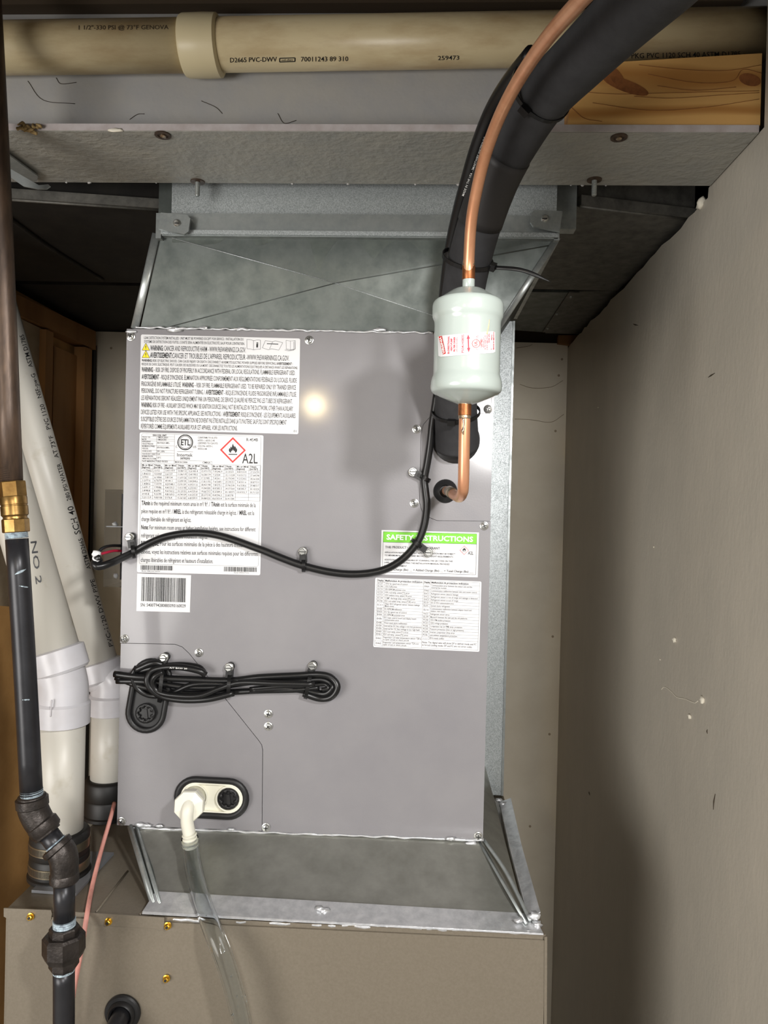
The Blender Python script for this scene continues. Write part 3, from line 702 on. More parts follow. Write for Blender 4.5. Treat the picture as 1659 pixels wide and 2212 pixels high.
rows = [['<=1.776/62.7', '1.8/63.5', '2/70.5', '2.2/77.6', '2.4/84.6', '2.6/91.7', '2.8/98.8', '3/105.8', '3.2/112.9'],
        ['11/12', '5.53/60', '6.14/66', '6.76/73', '7.37/79', '7.99/86', '8.6/93', '9.21/99', '9.83/106'],
        ['3.4/119.9', '3.6/127', '3.8/134', '4/141.1', '4.2/148.1', '4.4/155.2', '4.6/162.2', '4.8/169.3', '5/176.4'],
        ['10.44/112', '11.06/119', '11.67/126', '12.29/132', '12.9/139', '13.51/145', '14.13/152', '14.74/159', '15.36/165'],
        ['5.2/183.4', '5.4/190.5', '5.6/197.5', '5.8/204.6', '6.0/211.6', '6.2/218.7', '6.4/225.8', '6.6/232.8', '6.8/239.9'],
        ['15.97/172', '16.58/179', '17.2/185', '17.81/192', '18.43/198', '19.04/205', '19.66/212', '20.27/218', '20.88/225'],
        ['7.0/246.9', '7.2/254', '7.4/261', '7.6/268.1', '7.8/275.1', '8.0/282.2', '8.2/289.2', '8.4/296.3', '8.6/303.4'],
        ['21.5/231', '22.11/238', '22.73/245', '23.34/251', '23.96/258', '24.57/264', '25.18/271', '25.8/278', '26.41/284'],
        ['8.8/310.4', '9.0/317.5', '9.2/324.5', '9.4/331.6', '9.6/338.6', '9.8/345.7', '10.0/352.7', '', ''],
        ['27.03/291', '27.64/298', '28.26/304', '28.87/311', '29.48/317', '30.10/324', '30.71/331', '', '']]
for ci in range(10):
    u0, u1 = us[ci]+.012, us[ci+1]-.006
    h0 = ('*Mc or Mrel', '[kg/oz]') if ci % 2 == 0 else ('*TAmin', '[m²/ft²]')
    ink.text(h0[0], bil(T4, u0-.004, .065), bil(T4, u1 if ci % 2 == 0 else u0+.05, .065), 3.6)
    ink.text('*'+h0[1], bil(T4, u0-.004, .128), bil(T4, u0+.062, .128), 3.6)
    for ri in range(9):
        s_ = rows[ci][ri]
        if s_:
            v = vs[ri+2]-.022; ink.text(s_, bil(T4, u0, v), bil(T4, min(u0+.0085*len(s_), u1), v), 3.8, 'ink_grey')
for body, x0, y0, x1, y1 in (
    ('*TAmin| is the required minimum room area in m²/ ft². / |*TAmin| est la surface minimale de la', 85, 868, 1415, 894),
    ('pièce requise en m²/ ft². / |*MREL| is the refrigerant releasable charge in kg/oz. / |*MREL| est la', 83, 962, 1398, 986),
    ('charge libérable de réfrigérant en kg/oz.', 82, 1055, 662, 1066),
    ('*Note:| For minimum room areas at higher installation heights, see instructions for different', 80, 1150, 1412, 1176),
    ('refrigerant releasable charges and installation heights.', 80, 1245, 855, 1263),
    ("*REMARQUE:| Pour les surfaces minimales de la pièce à des hauteurs d'installation plus", 80, 1338, 1430, 1362),
    ('élevées, voyez les instructions relatives aux surfaces minimales requises pour les différentes', 78, 1435, 1440, 1462),
    ("charges libérables de réfrigérant et hauteurs d'installation.", 76, 1530, 918, 1548)):
    ink.text(body, c(x0, y0), c(x1, y1), 9.2)
barcode(ink, *c(74, 1570), *c(458, 1578), 10, 90, 1); barcode(ink, *c(1046, 1588), *c(1434, 1596), 10, 90, 2)
ink.text('Model 4SMULAC36AAA', c(86, 1642), c(302, 1646), 2); ink.text('Serial 2320V17132', c(1162, 1662), c(1336, 1666), 2)
ink.build('label_print', SURF, s2)
# 3: serial number label
s3 = sticker('serial_label', [c(36, 1668), c(664, 1686), c(650, 2120), c(26, 2104)], 0, 'small white serial number sticker with bar code')
ink = Ink(); barcode(ink, *c(86, 1708), *c(602, 1722), 52, 105, 3)
ink.text('SN: 5400T942808B5090160029', c(72, 2050), c(598, 2064), 6.8); ink.build('label_print', SURF, s3)
# 4: safety instructions label (its square code is left blank)
c = crop(800, 1130, 6.381)
s4 = sticker('safety_label', [c(155, 95), c(1497, 130), c(1480, 748), c(140, 708)], 0, 'white safety instructions sticker with green header')
ink = Ink()
ink.poly([c(180, 118), c(1468, 150), c(1463, 290), c(176, 262)], 'ink_green')
outline(ink, [c(180, 118), c(1468, 150), c(1452, 710), c(163, 676)], .6); ink.quadline(c(176, 262), c(1463, 290), .6)
ink.build('label_print', SURF, s4)
ink = Ink()
ink.text('*SAFETY INSTRUCTIONS', c(222, 225), c(1415, 257), 10.6, 'ink_white')
for body, x0, y0, x1, y1, h in (('THIS PRODUCT USES A2L REFRIGERANT', 203, 346, 958, 363, 5), ('APPLICATION RESTRICTIONS MAY APPLY. INSTALLATION MAY BE SUBJECT', 198, 413, 1170, 437, 3.2),
    ('TO MINIMUM ROOM AREA AND MOUNTING HEIGHT REQUIREMENTS.', 196, 453, 1145, 476, 3.2), ('ADDITIONAL INFO IS AVAILABLE BY SCANNING THE QR CODE ON THIS', 193, 513, 1135, 537, 3.2),
    ('LABEL OR BY CONSULTING THE INSTALLATION MANUAL PROVIDED', 192, 551, 1093, 578, 3.2), ('WITH THE EQUIPMENT.', 190, 594, 510, 603, 3.2),
    ('Factory Charge (lbs) __ + Added Charge (lbs) __ = Total Charge (lbs) ___', 185, 648, 1428, 685, 4.6), ('A2L', 1345, 434, 1420, 436, 7)):
    ink.text(body, c(x0, y0), c(x1, y1), h, 'ink_grey' if h < 4 else 'ink_black')
diamond(ink, *c(1294, 374), 9.8, .09); flame(ink, *c(1294, 368), 4.6)
ink.build('label_print', on_plane(UF-.0014), s4)
# 5: malfunction code label
s5 = sticker('code_label', [c(68, 752), c(1532, 805), c(1503, 1774), c(40, 1708)], 3.5, 'white sticker with a two-column table of malfunction codes')
ink = Ink()
Q = [c(92, 766), c(1508, 822), c(1482, 1752), c(60, 1690)]
left = [('EC07', 'ODU fan speed out of control'), ('EC0d', 'ODU malfunction'), ('EC51', 'ODU EEPROM parameter error'), ('EC52', 'ODU coil temp. sensor(T3) error'), ('EC53', 'ODU ambient temp. sensor(T4) error'), ('EC54', 'COMP. discharge temp. sensor(TP) error'), ('EC56', 'IDU coil outlet temp. sensor(T2B) error'), ('ECC1', 'Other IDU refrigerant sensor detects leakage', '(Multi-zone)'), ('EH00', 'IDU EEPROM malfunction'), ('EH03', 'IDU fan speed out of control'), ('EH0A', 'IDU EEPROM parameter error'), ('EH0b', 'IDU main control board and display board', 'communication error'), ('EH0E', 'Water-level alarm malfunction'), ('EH3A', 'External fan DC bus voltage is too low protection'), ('EH3b', 'External fan DC bus voltage is too high fault'), ('EH60', 'IDU room temp. sensor(T1) error'), ('EH61', 'IDU coil temp. sensor(T2) error'), ('EH62', 'Evaporator coil inlet temperature sensor T2B is', 'in open circuit or short circuit'), ('EH65', 'Evaporator coil temperature sensor T2A is in', 'open circuit or short circuit')]
right = [('EHbA', 'Communication error between the indoor unit and the', 'external fan module'), ('EHb3', 'Communication malfunction between wire and master control'), ('EHC1', 'Refrigerant sensor detects leakage'), ('EHC2', 'Refrigerant sensor is out of range and leakage is detected'), ('EHC3', 'Refrigerant sensor is out of range'), ('EL01', 'IDU & ODU communication error'), ('EL0C', 'System lacks refrigerant'), ('EL16', 'Communication malfunction between adaptor board and', 'outdoor main board'), ('FHCC', 'Refrigerant sensor error'), ('EL09', 'Mismatch between the new and the old platforms'), ('PC00', 'ODU IPM module protection'), ('PC01', 'ODU voltage protection'), ('PC02', 'Compressor top (or IPM) temp. protection'), ('PC03', 'Pressure protection (low or high pressure)'), ('PC04', 'Inverter compressor drive error'), ('PC0L', 'Low ambient temperature protection'), ('---', 'IDUs mode conflict')]
def ln(u0, v0, u1, v1): ink.quadline(bil(Q, u0, v0), bil(Q, u1, v1), .35, 'ink_grey')
for u in (0, .453, 1): ln(u, 0, u, 1)
for v in (0, 1): ln(0, v, 1, v)
for cols, u0, u1, u2, vend in ((left, 0, .072, .453, 1.0), (right, .453, .522, 1, .875)):
    ink.text('*Display', bil(Q, u0+.006, .036), bil(Q, u1-.004, .036), 3.6); ink.text('*Malfunction & protection indication', bil(Q, u1+.008, .036), bil(Q, u1+.37, .036), 3.6)
    tot = sum(1 if len(r) == 2 else 1.75 for r in cols); v = .048; st_ = (vend-v)/tot; ln(u1, 0, u1, vend); ln(u0, v, u2, v)
    for r in cols:
        hgt = st_*(1 if len(r) == 2 else 1.75); vm = v+hgt*.5+.011
        ink.text(r[0], bil(Q, u0+.01, vm), bil(Q, u1-.012, vm), 3.8, 'ink_grey')
        lines = r[1:]
        for j, s_ in enumerate(lines):
            vj = vm if len(lines) == 1 else v+hgt*(.42+.42*j)
            ink.text(s_, bil(Q, u1+.008, vj), bil(Q, min(u1+.0078*len(s_)+.008, u2-.006), vj), 3.7, 'ink_grey')
        v += hgt; ln(u0, v, u2, v)
ink.text('Note: The digital tube will show DF in defrost mode and FC', bil(Q, .46, .93), bil(Q, .985, .93), 4, 'ink_grey'); ink.text('in forced cooling mode, DF and FC are not error codes.', bil(Q, .46, .97), bil(Q, .945, .97), 4, 'ink_grey')
ink.build('label_print', SURF, s5)
# ------------------------------------------------------------------ grommets and plugs on the cabinet
def stadium(c1, c2, r, n=14):
    a = math.atan2(c2[1]-c1[1], c2[0]-c1[0]); out = []
    for k in range(n+1):
        t = a+math.pi/2+math.pi*k/n; out.append((c1[0]+r*math.cos(t), c1[1]+r*math.sin(t)))
    for k in range(n+1):
        t = a-math.pi/2+math.pi*k/n; out.append((c2[0]+r*math.cos(t), c2[1]+r*math.sin(t)))
    return out
def ring_plate(name, outer, inner, y0, y1, m, parent, bev=.0):
    """frame between two pixel outlines of equal length, from depth y0 (front) to y1"""
    n = len(outer); V = []; Fc = []
    oc = outer; sh = [((o[0]*.82+i[0]*.18), (o[1]*.82+i[1]*.18)) for o, i in zip(outer, inner)]; sh2 = [((o[0]*.2+i[0]*.8), (o[1]*.2+i[1]*.8)) for o, i in zip(outer, inner)]
    rings = [(oc, y1), (oc, y0+(y1-y0)*.45), (sh, y0), (sh2, y0), (inner, y0+(y1-y0)*.3), (inner, y1)]
    for pts, y in rings: V += [at(x, yy, Y=y) for x, yy in pts]
    for i in range(len(rings)-1):
        for k in range(n): Fc.append((i*n+k, i*n+(k+1) % n, (i+1)*n+(k+1) % n, (i+1)*n+k))
    o = obj(name, V, Fc, m, parent, smooth=True); return o
def star_px(c, r, teeth=8, deep=.72):
    out = []
    for k in range(teeth):
        for f_, rr in ((-.30, deep), (-.22, 1), (.22, 1), (.30, deep)):
            t = 2*math.pi*(k+f_)/teeth; out.append((c[0]+r*rr*math.cos(t), c[1]+r*rr*math.sin(t)))
    return out
def plug(name, c, r, y0, parent):
    st = star_px(c, r*.72); ou = [(c[0]+r*math.cos(math.atan2(y-c[1], x-c[0])), c[1]+r*math.sin(math.atan2(y-c[1], x-c[0]))) for x, y in st]
    p = ring_plate(name, ou, st, y0, UF-.0005, 'rubber', parent)
    plate('plug_floor', [at(x, y, Y=y0+.0036) for x, y in ell_px(c[0], c[1], r*.8, r*.8)], (0, .0008, 0), 'tie_black', p)
    plate('plug_rib', [at(x, y, Y=y0+.0022) for x, y in ((c[0]-4, c[1]-r*.4), (c[0]+3, c[1]-r*.4), (c[0]+5, c[1]+r*.5), (c[0]-3, c[1]+r*.5))], (0, .0012, 0), 'rubber', p)
    return p
g1 = ring_plate('cable_grommet', stadium((328, 1466), (315, 1540), 44.5), stadium((328, 1466), (315, 1540), 32), UF-.010, UF-.0002, 'rubber', fc)
plate('grommet_insert', [at(x, y, Y=UF-.004) for x, y in stadium((328, 1466), (315, 1540), 33)], (0, .0036, 0), 'rubber', g1)
plug('knockout_plug', (314, 1541), 22, UF-.009, g1)
g2 = ring_plate('drain_grommet', stadium((421, 1722), (493, 1726), 45.5), stadium((421, 1722), (493, 1726), 31), UF-.010, UF-.0002, 'rubber', fc)
i0 = ring_plate('drain_insert', stadium((421, 1722), (493, 1726), 32), stadium((421, 1722), (493, 1726), 27.5), UF-.008, UF-.0002, 'plastic_ivory', g2)
plate('insert_floor', [at(x, y, Y=UF-.003) for x, y in stadium((421, 1722), (493, 1726), 30)], (0, .0025, 0), 'plastic_ivory', g2)
for cc in ((421, 1722), (493, 1726)):
    oo = [(cc[0]+28.5*math.cos(t), cc[1]+28.5*math.sin(t)) for t in [2*math.pi*k/28 for k in range(28)]]; ii = [(cc[0]+24*math.cos(t), cc[1]+24*math.sin(t)) for t in [2*math.pi*k/28 for k in range(28)]]
    ring_plate('insert_ring', oo, ii, UF-.008, UF-.0005, 'plastic_ivory', g2)
plug('knockout_plug', (493, 1726), 23.5, UF-.0085, g2)
gp = at(962, 1061, Y=UF-.0006)
lg = lathe('line_grommet', [(.0180, 0), (.0180, .002), (.0165, .004), (.0105, .011), (.0095, .0115), (.0088, .010), (.0086, .004)], gp, (0, -1, 0), 'rubber', fc, seg=32)
# upper round grommet mostly hidden by the foam hose
lathe('line_grommet', [(.036, 0), (.036, .002), (.032, .004)], at(985, 950, Y=UF-.0006), (0, -1, 0), 'rubber', fc, seg=32)
# ================================================================== FILTER DRIER
DY = .88
dc = at(1009, 745, Y=DY)
def dz(py): return at(1009, py, Y=DY).z
zd = lambda py: dz(py)-dz(862)
base = Vector((dc.x, DY, dz(862)))
dr = thing('filter_drier', base, 'pale grey filter drier can on the copper line with a red and white label', 'filter drier')
q = DY/F_PX
lathe('shell', [(p_*q, z_) for p_, z_ in ((14, zd(874)), (30, zd(868)), (34, zd(866.5)), (58, zd(856)), (64, zd(852.5)), (70, zd(850.5)), (74, zd(847)), (76, zd(842)), (76.3, zd(836)), (76, zd(828)), (74.5, zd(820)), (72.3, zd(814)), (71.3, zd(810)), (71, zd(805)), (71, zd(803)), (71, zd(704)), (71, zd(702)), (71.4, zd(697)), (72.8, zd(692)), (75, zd(688)), (76, zd(682)), (76.2, zd(676)), (76.2, zd(664)), (75.6, zd(659)), (74, zd(655)), (71, zd(652)), (68, zd(650.5)), (66, zd(649.5)), (64, zd(648.5)), (36, zd(629.5)), (32, zd(627.5)), (26, zd(626.5)), (12, zd(625.5)))], base, (0, 0, 1), 'drier_paint', dr, seg=56)
tag(lathe('inlet_stub', [(.0066, 0), (.0072, .001), (.0072, .0115), (.0066, .012)], Vector((dc.x, DY, dz(625))), (0, 0, 1), 'drier_paint', dr, seg=20), 'short painted stub')
SD = on_cyl(base, (0, 0, 1), 71*q+.0005)
lb = Ink(); L4 = [(945.5, 725.5), (1069.5, 715), (1070, 762), (947, 771)]
o4 = rrect_px(L4, 5); nseg = 24
lv = []
for i in range(nseg):
    u0, u1 = i/nseg, (i+1)/nseg; e = lambda u: (0.05 if u in (0, 1) else 0)
    lb.poly([bil(L4, u0, e(u0)), bil(L4, u1, e(u1)), bil(L4, u1, 1-e(u1)), bil(L4, u0, 1-e(u0))], 'label_white')
dl = lb.build('drier_label', SD, dr); tag(dl, 'white label with red print')
ink = Ink()
B4 = [(947.5, 727), (954.5, 725.5), (963, 763.5), (957, 765.5)]
ink.poly([bil(B4, 0, 0), bil(B4, 1, 0), bil(B4, 1, 1), bil(B4, 0, 1)], 'ink_red')
for body, x, y0, y1, h, m_ in (('*BI-DIRECTIONAL', 970.8, 764, 726, 3.4, 'ink_crimson'), ('*HEAT-PUMP', 977, 758, 731, 3.4, 'ink_crimson'), ('*FILTER DRIER', 983.4, 759.5, 727.5, 3.4, 'ink_crimson'), ('CFC/HCFC/HFC', 988.6, 760.5, 728, 2.8, 'ink_crimson'), ('P504-H083S', 1002.4, 762, 723, 5.2, 'ink_crimson'), ('C', 1033, 756, 753, 4, 'ink_red'), ('US', 1033, 731, 724.5, 4, 'ink_crimson'), ('*LISTED', 1042, 749.5, 732, 3.6, 'ink_red'), ('REFRIGERANT', 1046.3, 751, 728, 2, 'ink_crimson'), ('FILTER DRIER ULTR', 1049.5, 755, 724, 2, 'ink_crimson'), ('S.W.P. 600 PSIG', 1054, 756, 724, 2.8, 'ink_crimson'), ('4500 kPa', 1058, 740.5, 720.5, 2.6, 'ink_crimson'), ('V', 1063.2, 755.5, 753, 2.6, 'ink_crimson'), ('98692', 1063.6, 735, 723, 2.4, 'ink_crimson'), ('MADE IN MEXICO', 1068, 755, 717, 2.6, 'ink_crimson')):
    ink.text(body, (x-.3, y0), (x, y1), h, m_)
ink.quadline((1012.4, 755), (1011.6, 730), 2.6, 'ink_crimson'); ink.poly([(1011.4, 722.5), (1015.2, 731.5), (1008, 732)], 'ink_crimson'); ink.poly([(1012.6, 761), (1016, 751.2), (1008.8, 751.6)], 'ink_crimson')
ink.ring((1028.4, 742), 9, 1.2, 'ink_red'); ink.text('*UL', (1031, 747), (1030.6, 736), 6, 'ink_red')
ink.build('label_print', on_cyl(base, (0, 0, 1), 71*q+.0009), dl)
ink = Ink(); ink.text('*VIRGINIA', (961.5, 763), (953, 727.5), 4.4, 'ink_white'); ink.build('label_print', on_cyl(base, (0, 0, 1), 71*q+.0012), dl)
tube('solder_drip', [on_cyl(base, (0, 0, 1), 71*q+.0003)(x, y) for x, y in ((1057.5, 690), (1055.5, 705), (1053, 716), (1051.5, 722))], [.0003, .0006, .0007, .0014], 'drip_resin', dr, seg=8)
# ================================================================== COPPER LINES
def path(L): return [at(x, y, Y=Y) for x, y, Y in L]
up = thing('copper_line', at(1012, 600, Y=DY), 'long copper refrigerant line curving up from the drier top', 'copper pipe')
tube('pipe', path(((1012, 605, .88), (1013, 560, .876), (1018, 480, .858), (1030, 410, .836), (1050, 330, .805), (1080, 250, .766), (1122, 170, .718), (1180, 85, .65), (1250, 5, .58), (1330, -80, .51), (1450, -220, .455), (1720, -480, .445), (2050, -760, .455))), .0066, 'copper', up, seg=18)
lathe('sleeve', [(.0072, 0), (.0076, .0008), (.0076, .018), (.007, .0186)], Vector((at(1012, 604, Y=DY).x, DY, dz(605))), (0, 0, 1), 'copper_burnt', up, seg=20)
lathe('solder_joint', [(.0078, 0), (.0072, .006), (.0066, .008)], Vector((at(1012.5, 572, Y=DY).x, .8795, dz(575))), (0, 0, 1), 'solder', up, seg=18)
dn = thing('copper_stub', at(962, 1060, Y=UF), 'short copper stub bending from the cabinet up into the drier bottom', 'copper pipe')
tube('pipe', path(((1004, 885, .88), (1003, 940, .882), (1002, 1000, .886), (1001, 1045, .893), (999, 1064, .905), (992, 1074, .935), (980, 1068, .985), (970, 1061, 1.05), (964, 1060, 1.116))), .0068, 'copper', dn, seg=18)
xx = at(1004, 880, Y=DY).x
lathe('sleeve', [(.0070, 0), (.0078, .001), (.0078, .0165), (.007, .0175)], Vector((xx, DY, dz(899))), (0, 0, 1), 'copper_burnt', dn, seg=20)
lathe('solder_joint', [(.0066, 0), (.0074, .001), (.0072, .010)], Vector((xx, DY, dz(905))), (0, 0, 1), 'solder', dn, seg=18)
lathe('solder_joint', [(.0084, 0), (.0084, .004), (.0066, .006)], Vector((xx, DY, dz(874))), (0, 0, 1), 'solder', dn, seg=18)
tube('solder_drip', [p+Vector((0, -.0064, 0)) for p in path(((1000, 905, .88), (1001, 922, .881), (999, 932, .881), (1000, 940, .881)))], [.0016, .001, .0018, .0007], 'solder', dn, seg=8)
tube('stub_joint', path(((978, 1066, .99), (970, 1061, 1.045))), .0076, 'solder', dn, seg=16, sm=False)
# ================================================================== FOAM-COVERED SUCTION LINE
fo = thing('insulated_line', at(985, 955, Y=UF), 'thick black foam insulated refrigerant hose rising from the cabinet', 'insulated hose')
FP = ((987, 962, 1.1215), (986, 930, 1.106), (985, 890, 1.088), (985, 830, 1.066), (989, 740, 1.032), (998, 650, .992), (1015, 560, .953), (1042, 465, .915), (1076, 375, .878), (1122, 290, .838), (1178, 207, .79), (1255, 128, .722), (1340, 45, .65), (1435, -45, .57), (1530, -135, .51), (1760, -290, .50), (2140, -520, .53))
fpath = smooth_path(path(FP), 6)
def seg_of(i0, i1, r0, r1, name, m):
    pp = fpath[i0:i1+1]; n = len(pp)
    rr = [r0+(r1-r0)*k/(n-1) for k in range(n)]
    V, Fc = tube_geo(pp, rr, 32); return obj(name, V, Fc, m, fo, smooth=True)
n6 = 6
seg_of(0, 24, .0335, .0285, 'foam_sleeve', 'foam'); seg_of(24, 41, .0285, .0272, 'foam_sleeve', 'foam')
seg_of(41, 51, .0282, .0282, 'foam_tape', 'foam_tape')
seg_of(51, 60, .0272, .0275, 'foam_sleeve', 'foam'); seg_of(60, len(fpath)-1, .0282, .0275, 'foam_sleeve', 'foam')
def band_geo(c, e1, e2, ax, wd, th, n=40):
    ax = ax.normalized(); V = []; Fc = []
    for k in range(n):
        t = 2*math.pi*k/n; d = e1*math.cos(t)+e2*math.sin(t); o = d.normalized()
        for a_, b_ in ((-wd/2, 0), (wd/2, 0), (wd/2, th), (-wd/2, th)): V.append(c+d+ax*a_+o*b_)
    for k in range(n):
        for j in range(4): Fc.append((k*4+j, k*4+(j+1) % 4, ((k+1) % n)*4+(j+1) % 4, ((k+1) % n)*4+j))
    return V, Fc
def block(name, c, ax, side, fwd, a, s, f, m, parent):
    P8 = []
    for z in (-1, 1):
        for x, y in ((-1, -1), (1, -1), (1, 1), (-1, 1)): P8.append(c+ax*(a*z)+side*(s*x)+fwd*(f*y))
    return hexa(name, P8, m, parent, bevel=min(a, s, f)*.3)
def hose_tie(idx, r, lab, head_t, wide=1.0, tail=None, shift=0):
    c = fpath[idx]; ax = (fpath[idx+1]-fpath[idx-1]).normalized()
    view = (c-CAM).normalized(); side = ax.cross(view).normalized(); fw = side.cross(ax).normalized()
    if fw.dot(view) > 0: fw = -fw
    if side.x < 0: side = -side
    t = thing('cable_tie', c+fw*r, lab, 'cable tie', 'cable ties on the refrigerant hose')
    V, Fc = band_geo(c+side*shift, side*r*wide, fw*r, ax, .0052, .0014); obj('strap', V, Fc, 'tie_black', t)
    d = side*math.cos(head_t)+fw*math.sin(head_t)
    hc = c+side*shift+side*r*wide*math.cos(head_t)+fw*r*math.sin(head_t)
    tan = (fw*math.cos(head_t)-side*math.sin(head_t)).normalized()
    block('head', hc+d*.003, ax, tan, d, .0042, .0055, .0034, 'tie_black', t)
    if tail:
        a = hc+d*.004; e = at(*tail)if len(tail) == 2 else at(tail[0], tail[1], Y=tail[2])
        V, Fc = tube_geo(smooth_path([a, (a*.5+e*.5)+Vector((0, -.004, .004)), e], 8), [.0026]*13+[.002, .0015, .0008, .0004], 8, True, .35)
        obj('tail', V, Fc, 'tie_black', t, smooth=True)
    return t
hose_tie(60, .0292, 'cable tie strapping copper and foam hose just below the drain pipe', 1.6, 1.18, None, -.006)
hose_tie(36, .0284, 'cable tie with a long loose tail above the filter drier', .25, 1.12, (1190, 609, .93), -.003)
hose_tie(12, .0322, 'cable tie cinching the foam hose just under the filter drier', 1.75, 1.06)
# ================================================================== BLACK CONTROL CABLE ALONG HOSE AND PANEL
cb = thing('control_cable', at(655, 1222, Y=UF), 'black control cable draped across the cabinet labels and up the hose', 'cable')
cy_ = UF-.0085
cpts = [at(x, y, Y=Y) for x, y, Y in ((216, 1209, 1.075), (204, 1216, 1.065), (213, 1224, 1.063), (240, 1216, 1.075), (268, 1203, 1.10), (290, 1192, cy_), (318, 1176, cy_), (360, 1159, cy_), (418, 1151, cy_), (478, 1158, cy_), (560, 1186, cy_), (610, 1206, cy_), (655, 1222, cy_), (715, 1236, cy_), (770, 1240, cy_), (825, 1232, cy_), (868, 1209, cy_), (900, 1174, cy_), (915, 1140, cy_), (922, 1095, cy_), (919, 1060, cy_), (917, 1035, cy_), (923, 1000, 1.112), (929, 960, 1.108), (934, 915, 1.10), (944, 850, 1.085), (951, 750, 1.052), (958, 650, 1.012), (972, 545, .974), (988, 470, .944), (1007, 400, .913), (1030, 322, .882), (1060, 245, .85), (1098, 180, .812), (1150, 115, .765))]
k0 = 25
tube('cable_jacket', cpts[:k0+1], .0056, 'cable_black', cb, seg=14)
tube('cable_jacket', cpts[k0:], [.0056, .0075, .0088, .009, .009], 'cable_black', cb, seg=14)
ink = Ink(); ink.text('MADE IN THE USA - SMARTWIRE WATERBLOC', (1002, 424), (1050, 297), 4.6, 'ink_white')
ci = smooth_path(cpts[k0+3:k0+8], 4)
def on_cable(px, py):
    best = min(range(len(ci)-1), key=lambda i: ((at(px, py, Y=ci[i].y)-ci[i]).length))
    i = min(max(best, 0), len(ci)-2); return on_cyl(ci[i], ci[i+1]-ci[i], .0094)(px, py)
ink.build('cable_print', on_cable, cb)
# wire leads at the left end
wt_ = thing('wire_splice', at(207, 1200, Y=1.075), 'wire splice of red and black leads beside the clear box', 'wire')
blob('connector', at(208, 1197, Y=1.07), .0062, 'label_white', wt_, 5, (1, 1, .8)); blob('connector', at(212, 1206, Y=1.066), .005, 'cable_black', wt_, 6, (1, 1, .9))
tube('red_lead', path(((211, 1199, 1.075), (228, 1194, 1.10), (245, 1190, 1.13), (262, 1190, 1.16))), .0021, 'wire_red', wt_, seg=8)
tube('black_lead', path(((210, 1195, 1.075), (222, 1184, 1.09), (240, 1179, 1.12), (264, 1179, 1.16))), .0024, 'cable_black', wt_, seg=8)
tube('white_lead', path(((206, 1199, 1.07), (201, 1206, 1.062), (208, 1212, 1.063), (216, 1209, 1.066))), .0014, 'label_white', wt_, seg=8)
# ------------------------------------------------------------------ screw-mounted cable ties on the panel
def mount(sx, sy, pts, lab, yfront=UF-.016, bundle=False):
    """sx,sy: screw; pts: strap centre line in px from screw down across the cable"""
    t = thing('mounted_cable_tie', at(sx, sy, Y=UF), lab, 'cable tie', 'screw-mounted cable ties on the cabinet front')
    P0 = at(sx, sy, Y=UF-.0002)
    h = lathe('screw_head', [(.0070, 0), (.0070, .003), (.0064, .0034), (.0062, .0036)], P0+Vector((0, -.004, 0)), (0, -1, 0), 'steel_screw', t, seg=20)
    lathe('hex', [(.0056, 0), (.0056, .0036), (.0046, .0046)], P0+Vector((0, -.0074, 0)), (0, -1, 0), 'steel_screw', h, hexn=6)
    box('slot', P0.x-.0042, P0.x+.0042, P0.y-.0123, P0.y-.0112, P0.z-.0006, P0.z+.0006, 'dark_slot', h)
    d = (Vector(pts[0])-Vector((sx, sy))).normalized()
    e0 = (sx-d.x*9, sy-d.y*9)
    sd = Vector((-d.y, d.x))
    eye = [(sx+9.5*math.cos(a), sy+9.5*math.sin(a)) for a in [2*math.pi*k/16 for k in range(16)]]
    plate('eyelet', [at(x, y, Y=UF-.0042) for x, y in eye], (0, .0036, 0), 'tie_black', t)
    m_ = Vector((sx, sy))+d*15
    ax = (at(m_.x+d.x*5, m_.y+d.y*5, Y=UF)-at(m_.x-d.x*5, m_.y-d.y*5, Y=UF)).normalized(); sv = ax.cross(Vector((0, 1, 0))).normalized()
    block('head', at(m_.x, m_.y, Y=UF-.0065), ax, sv, Vector((0, 1, 0)), .0062, .0052, .0042, 'tie_black', t)
    block('head_window', at(m_.x, m_.y, Y=UF-.0108), ax, sv, Vector((0, 1, 0)), .003, .0028, .0006, 'dark_slot', t)
    # strap over the cable
    a = Vector((sx, sy))+d*17; b = Vector(pts[-1]); n = 14; front = []
    L = []
    for k in range(n+1):
        u = k/n; p = a*(1-u)+b*u; yy = UF-.003-(UF-.003-yfront)*math.sin(math.pi*min(max(u, .0), 1))**.45
        L.append(at(p.x, p.y, Y=yy))
    V, Fc = [], []
    for k, p in enumerate(L):
        tt = (L[min(k+1, n)]-L[max(k-1, 0)]).normalized(); nn = sv.cross(tt).normalized()
        if nn.y > 0: nn = -nn
        for u_, v_ in ((-.0028, 0), (.0028, 0), (.0028, .0013), (-.0028, .0013)): V.append(p+sv*u_+nn*v_)
    for k in range(n):
        for j in range(4): Fc.append((k*4+j, k*4+(j+1) % 4, (k+1)*4+(j+1) % 4, (k+1)*4+j))
    Fc += [(3, 2, 1, 0), tuple(n*4+j for j in range(4))]
    obj('strap', V, Fc, 'tie_black', t)
mount(283, 1160, [(290, 1204)], 'mounted cable tie at the left edge holding the draped cable')
mount(655, 1191, [(656, 1234)], 'mounted cable tie at the sagging middle of the draped cable')
mount(925, 1193, [(890, 1166)], 'mounted cable tie over the green safety label header')
mount(892, 1020, [(928, 1038)], 'mounted cable tie left of the copper stub')
mount(357, 1419, [(351, 1440), (344, 1516)], 'mounted cable tie at the left end of the coiled wire bundle', UF-.024)
mount(497, 1440, [(496, 1455), (493, 1503)], 'mounted cable tie at the middle of the coiled wire bundle', UF-.022)
mount(676, 1437, [(671, 1455), (660, 1508)], 'mounted cable tie at the looped right end of the wire bundle', UF-.022)
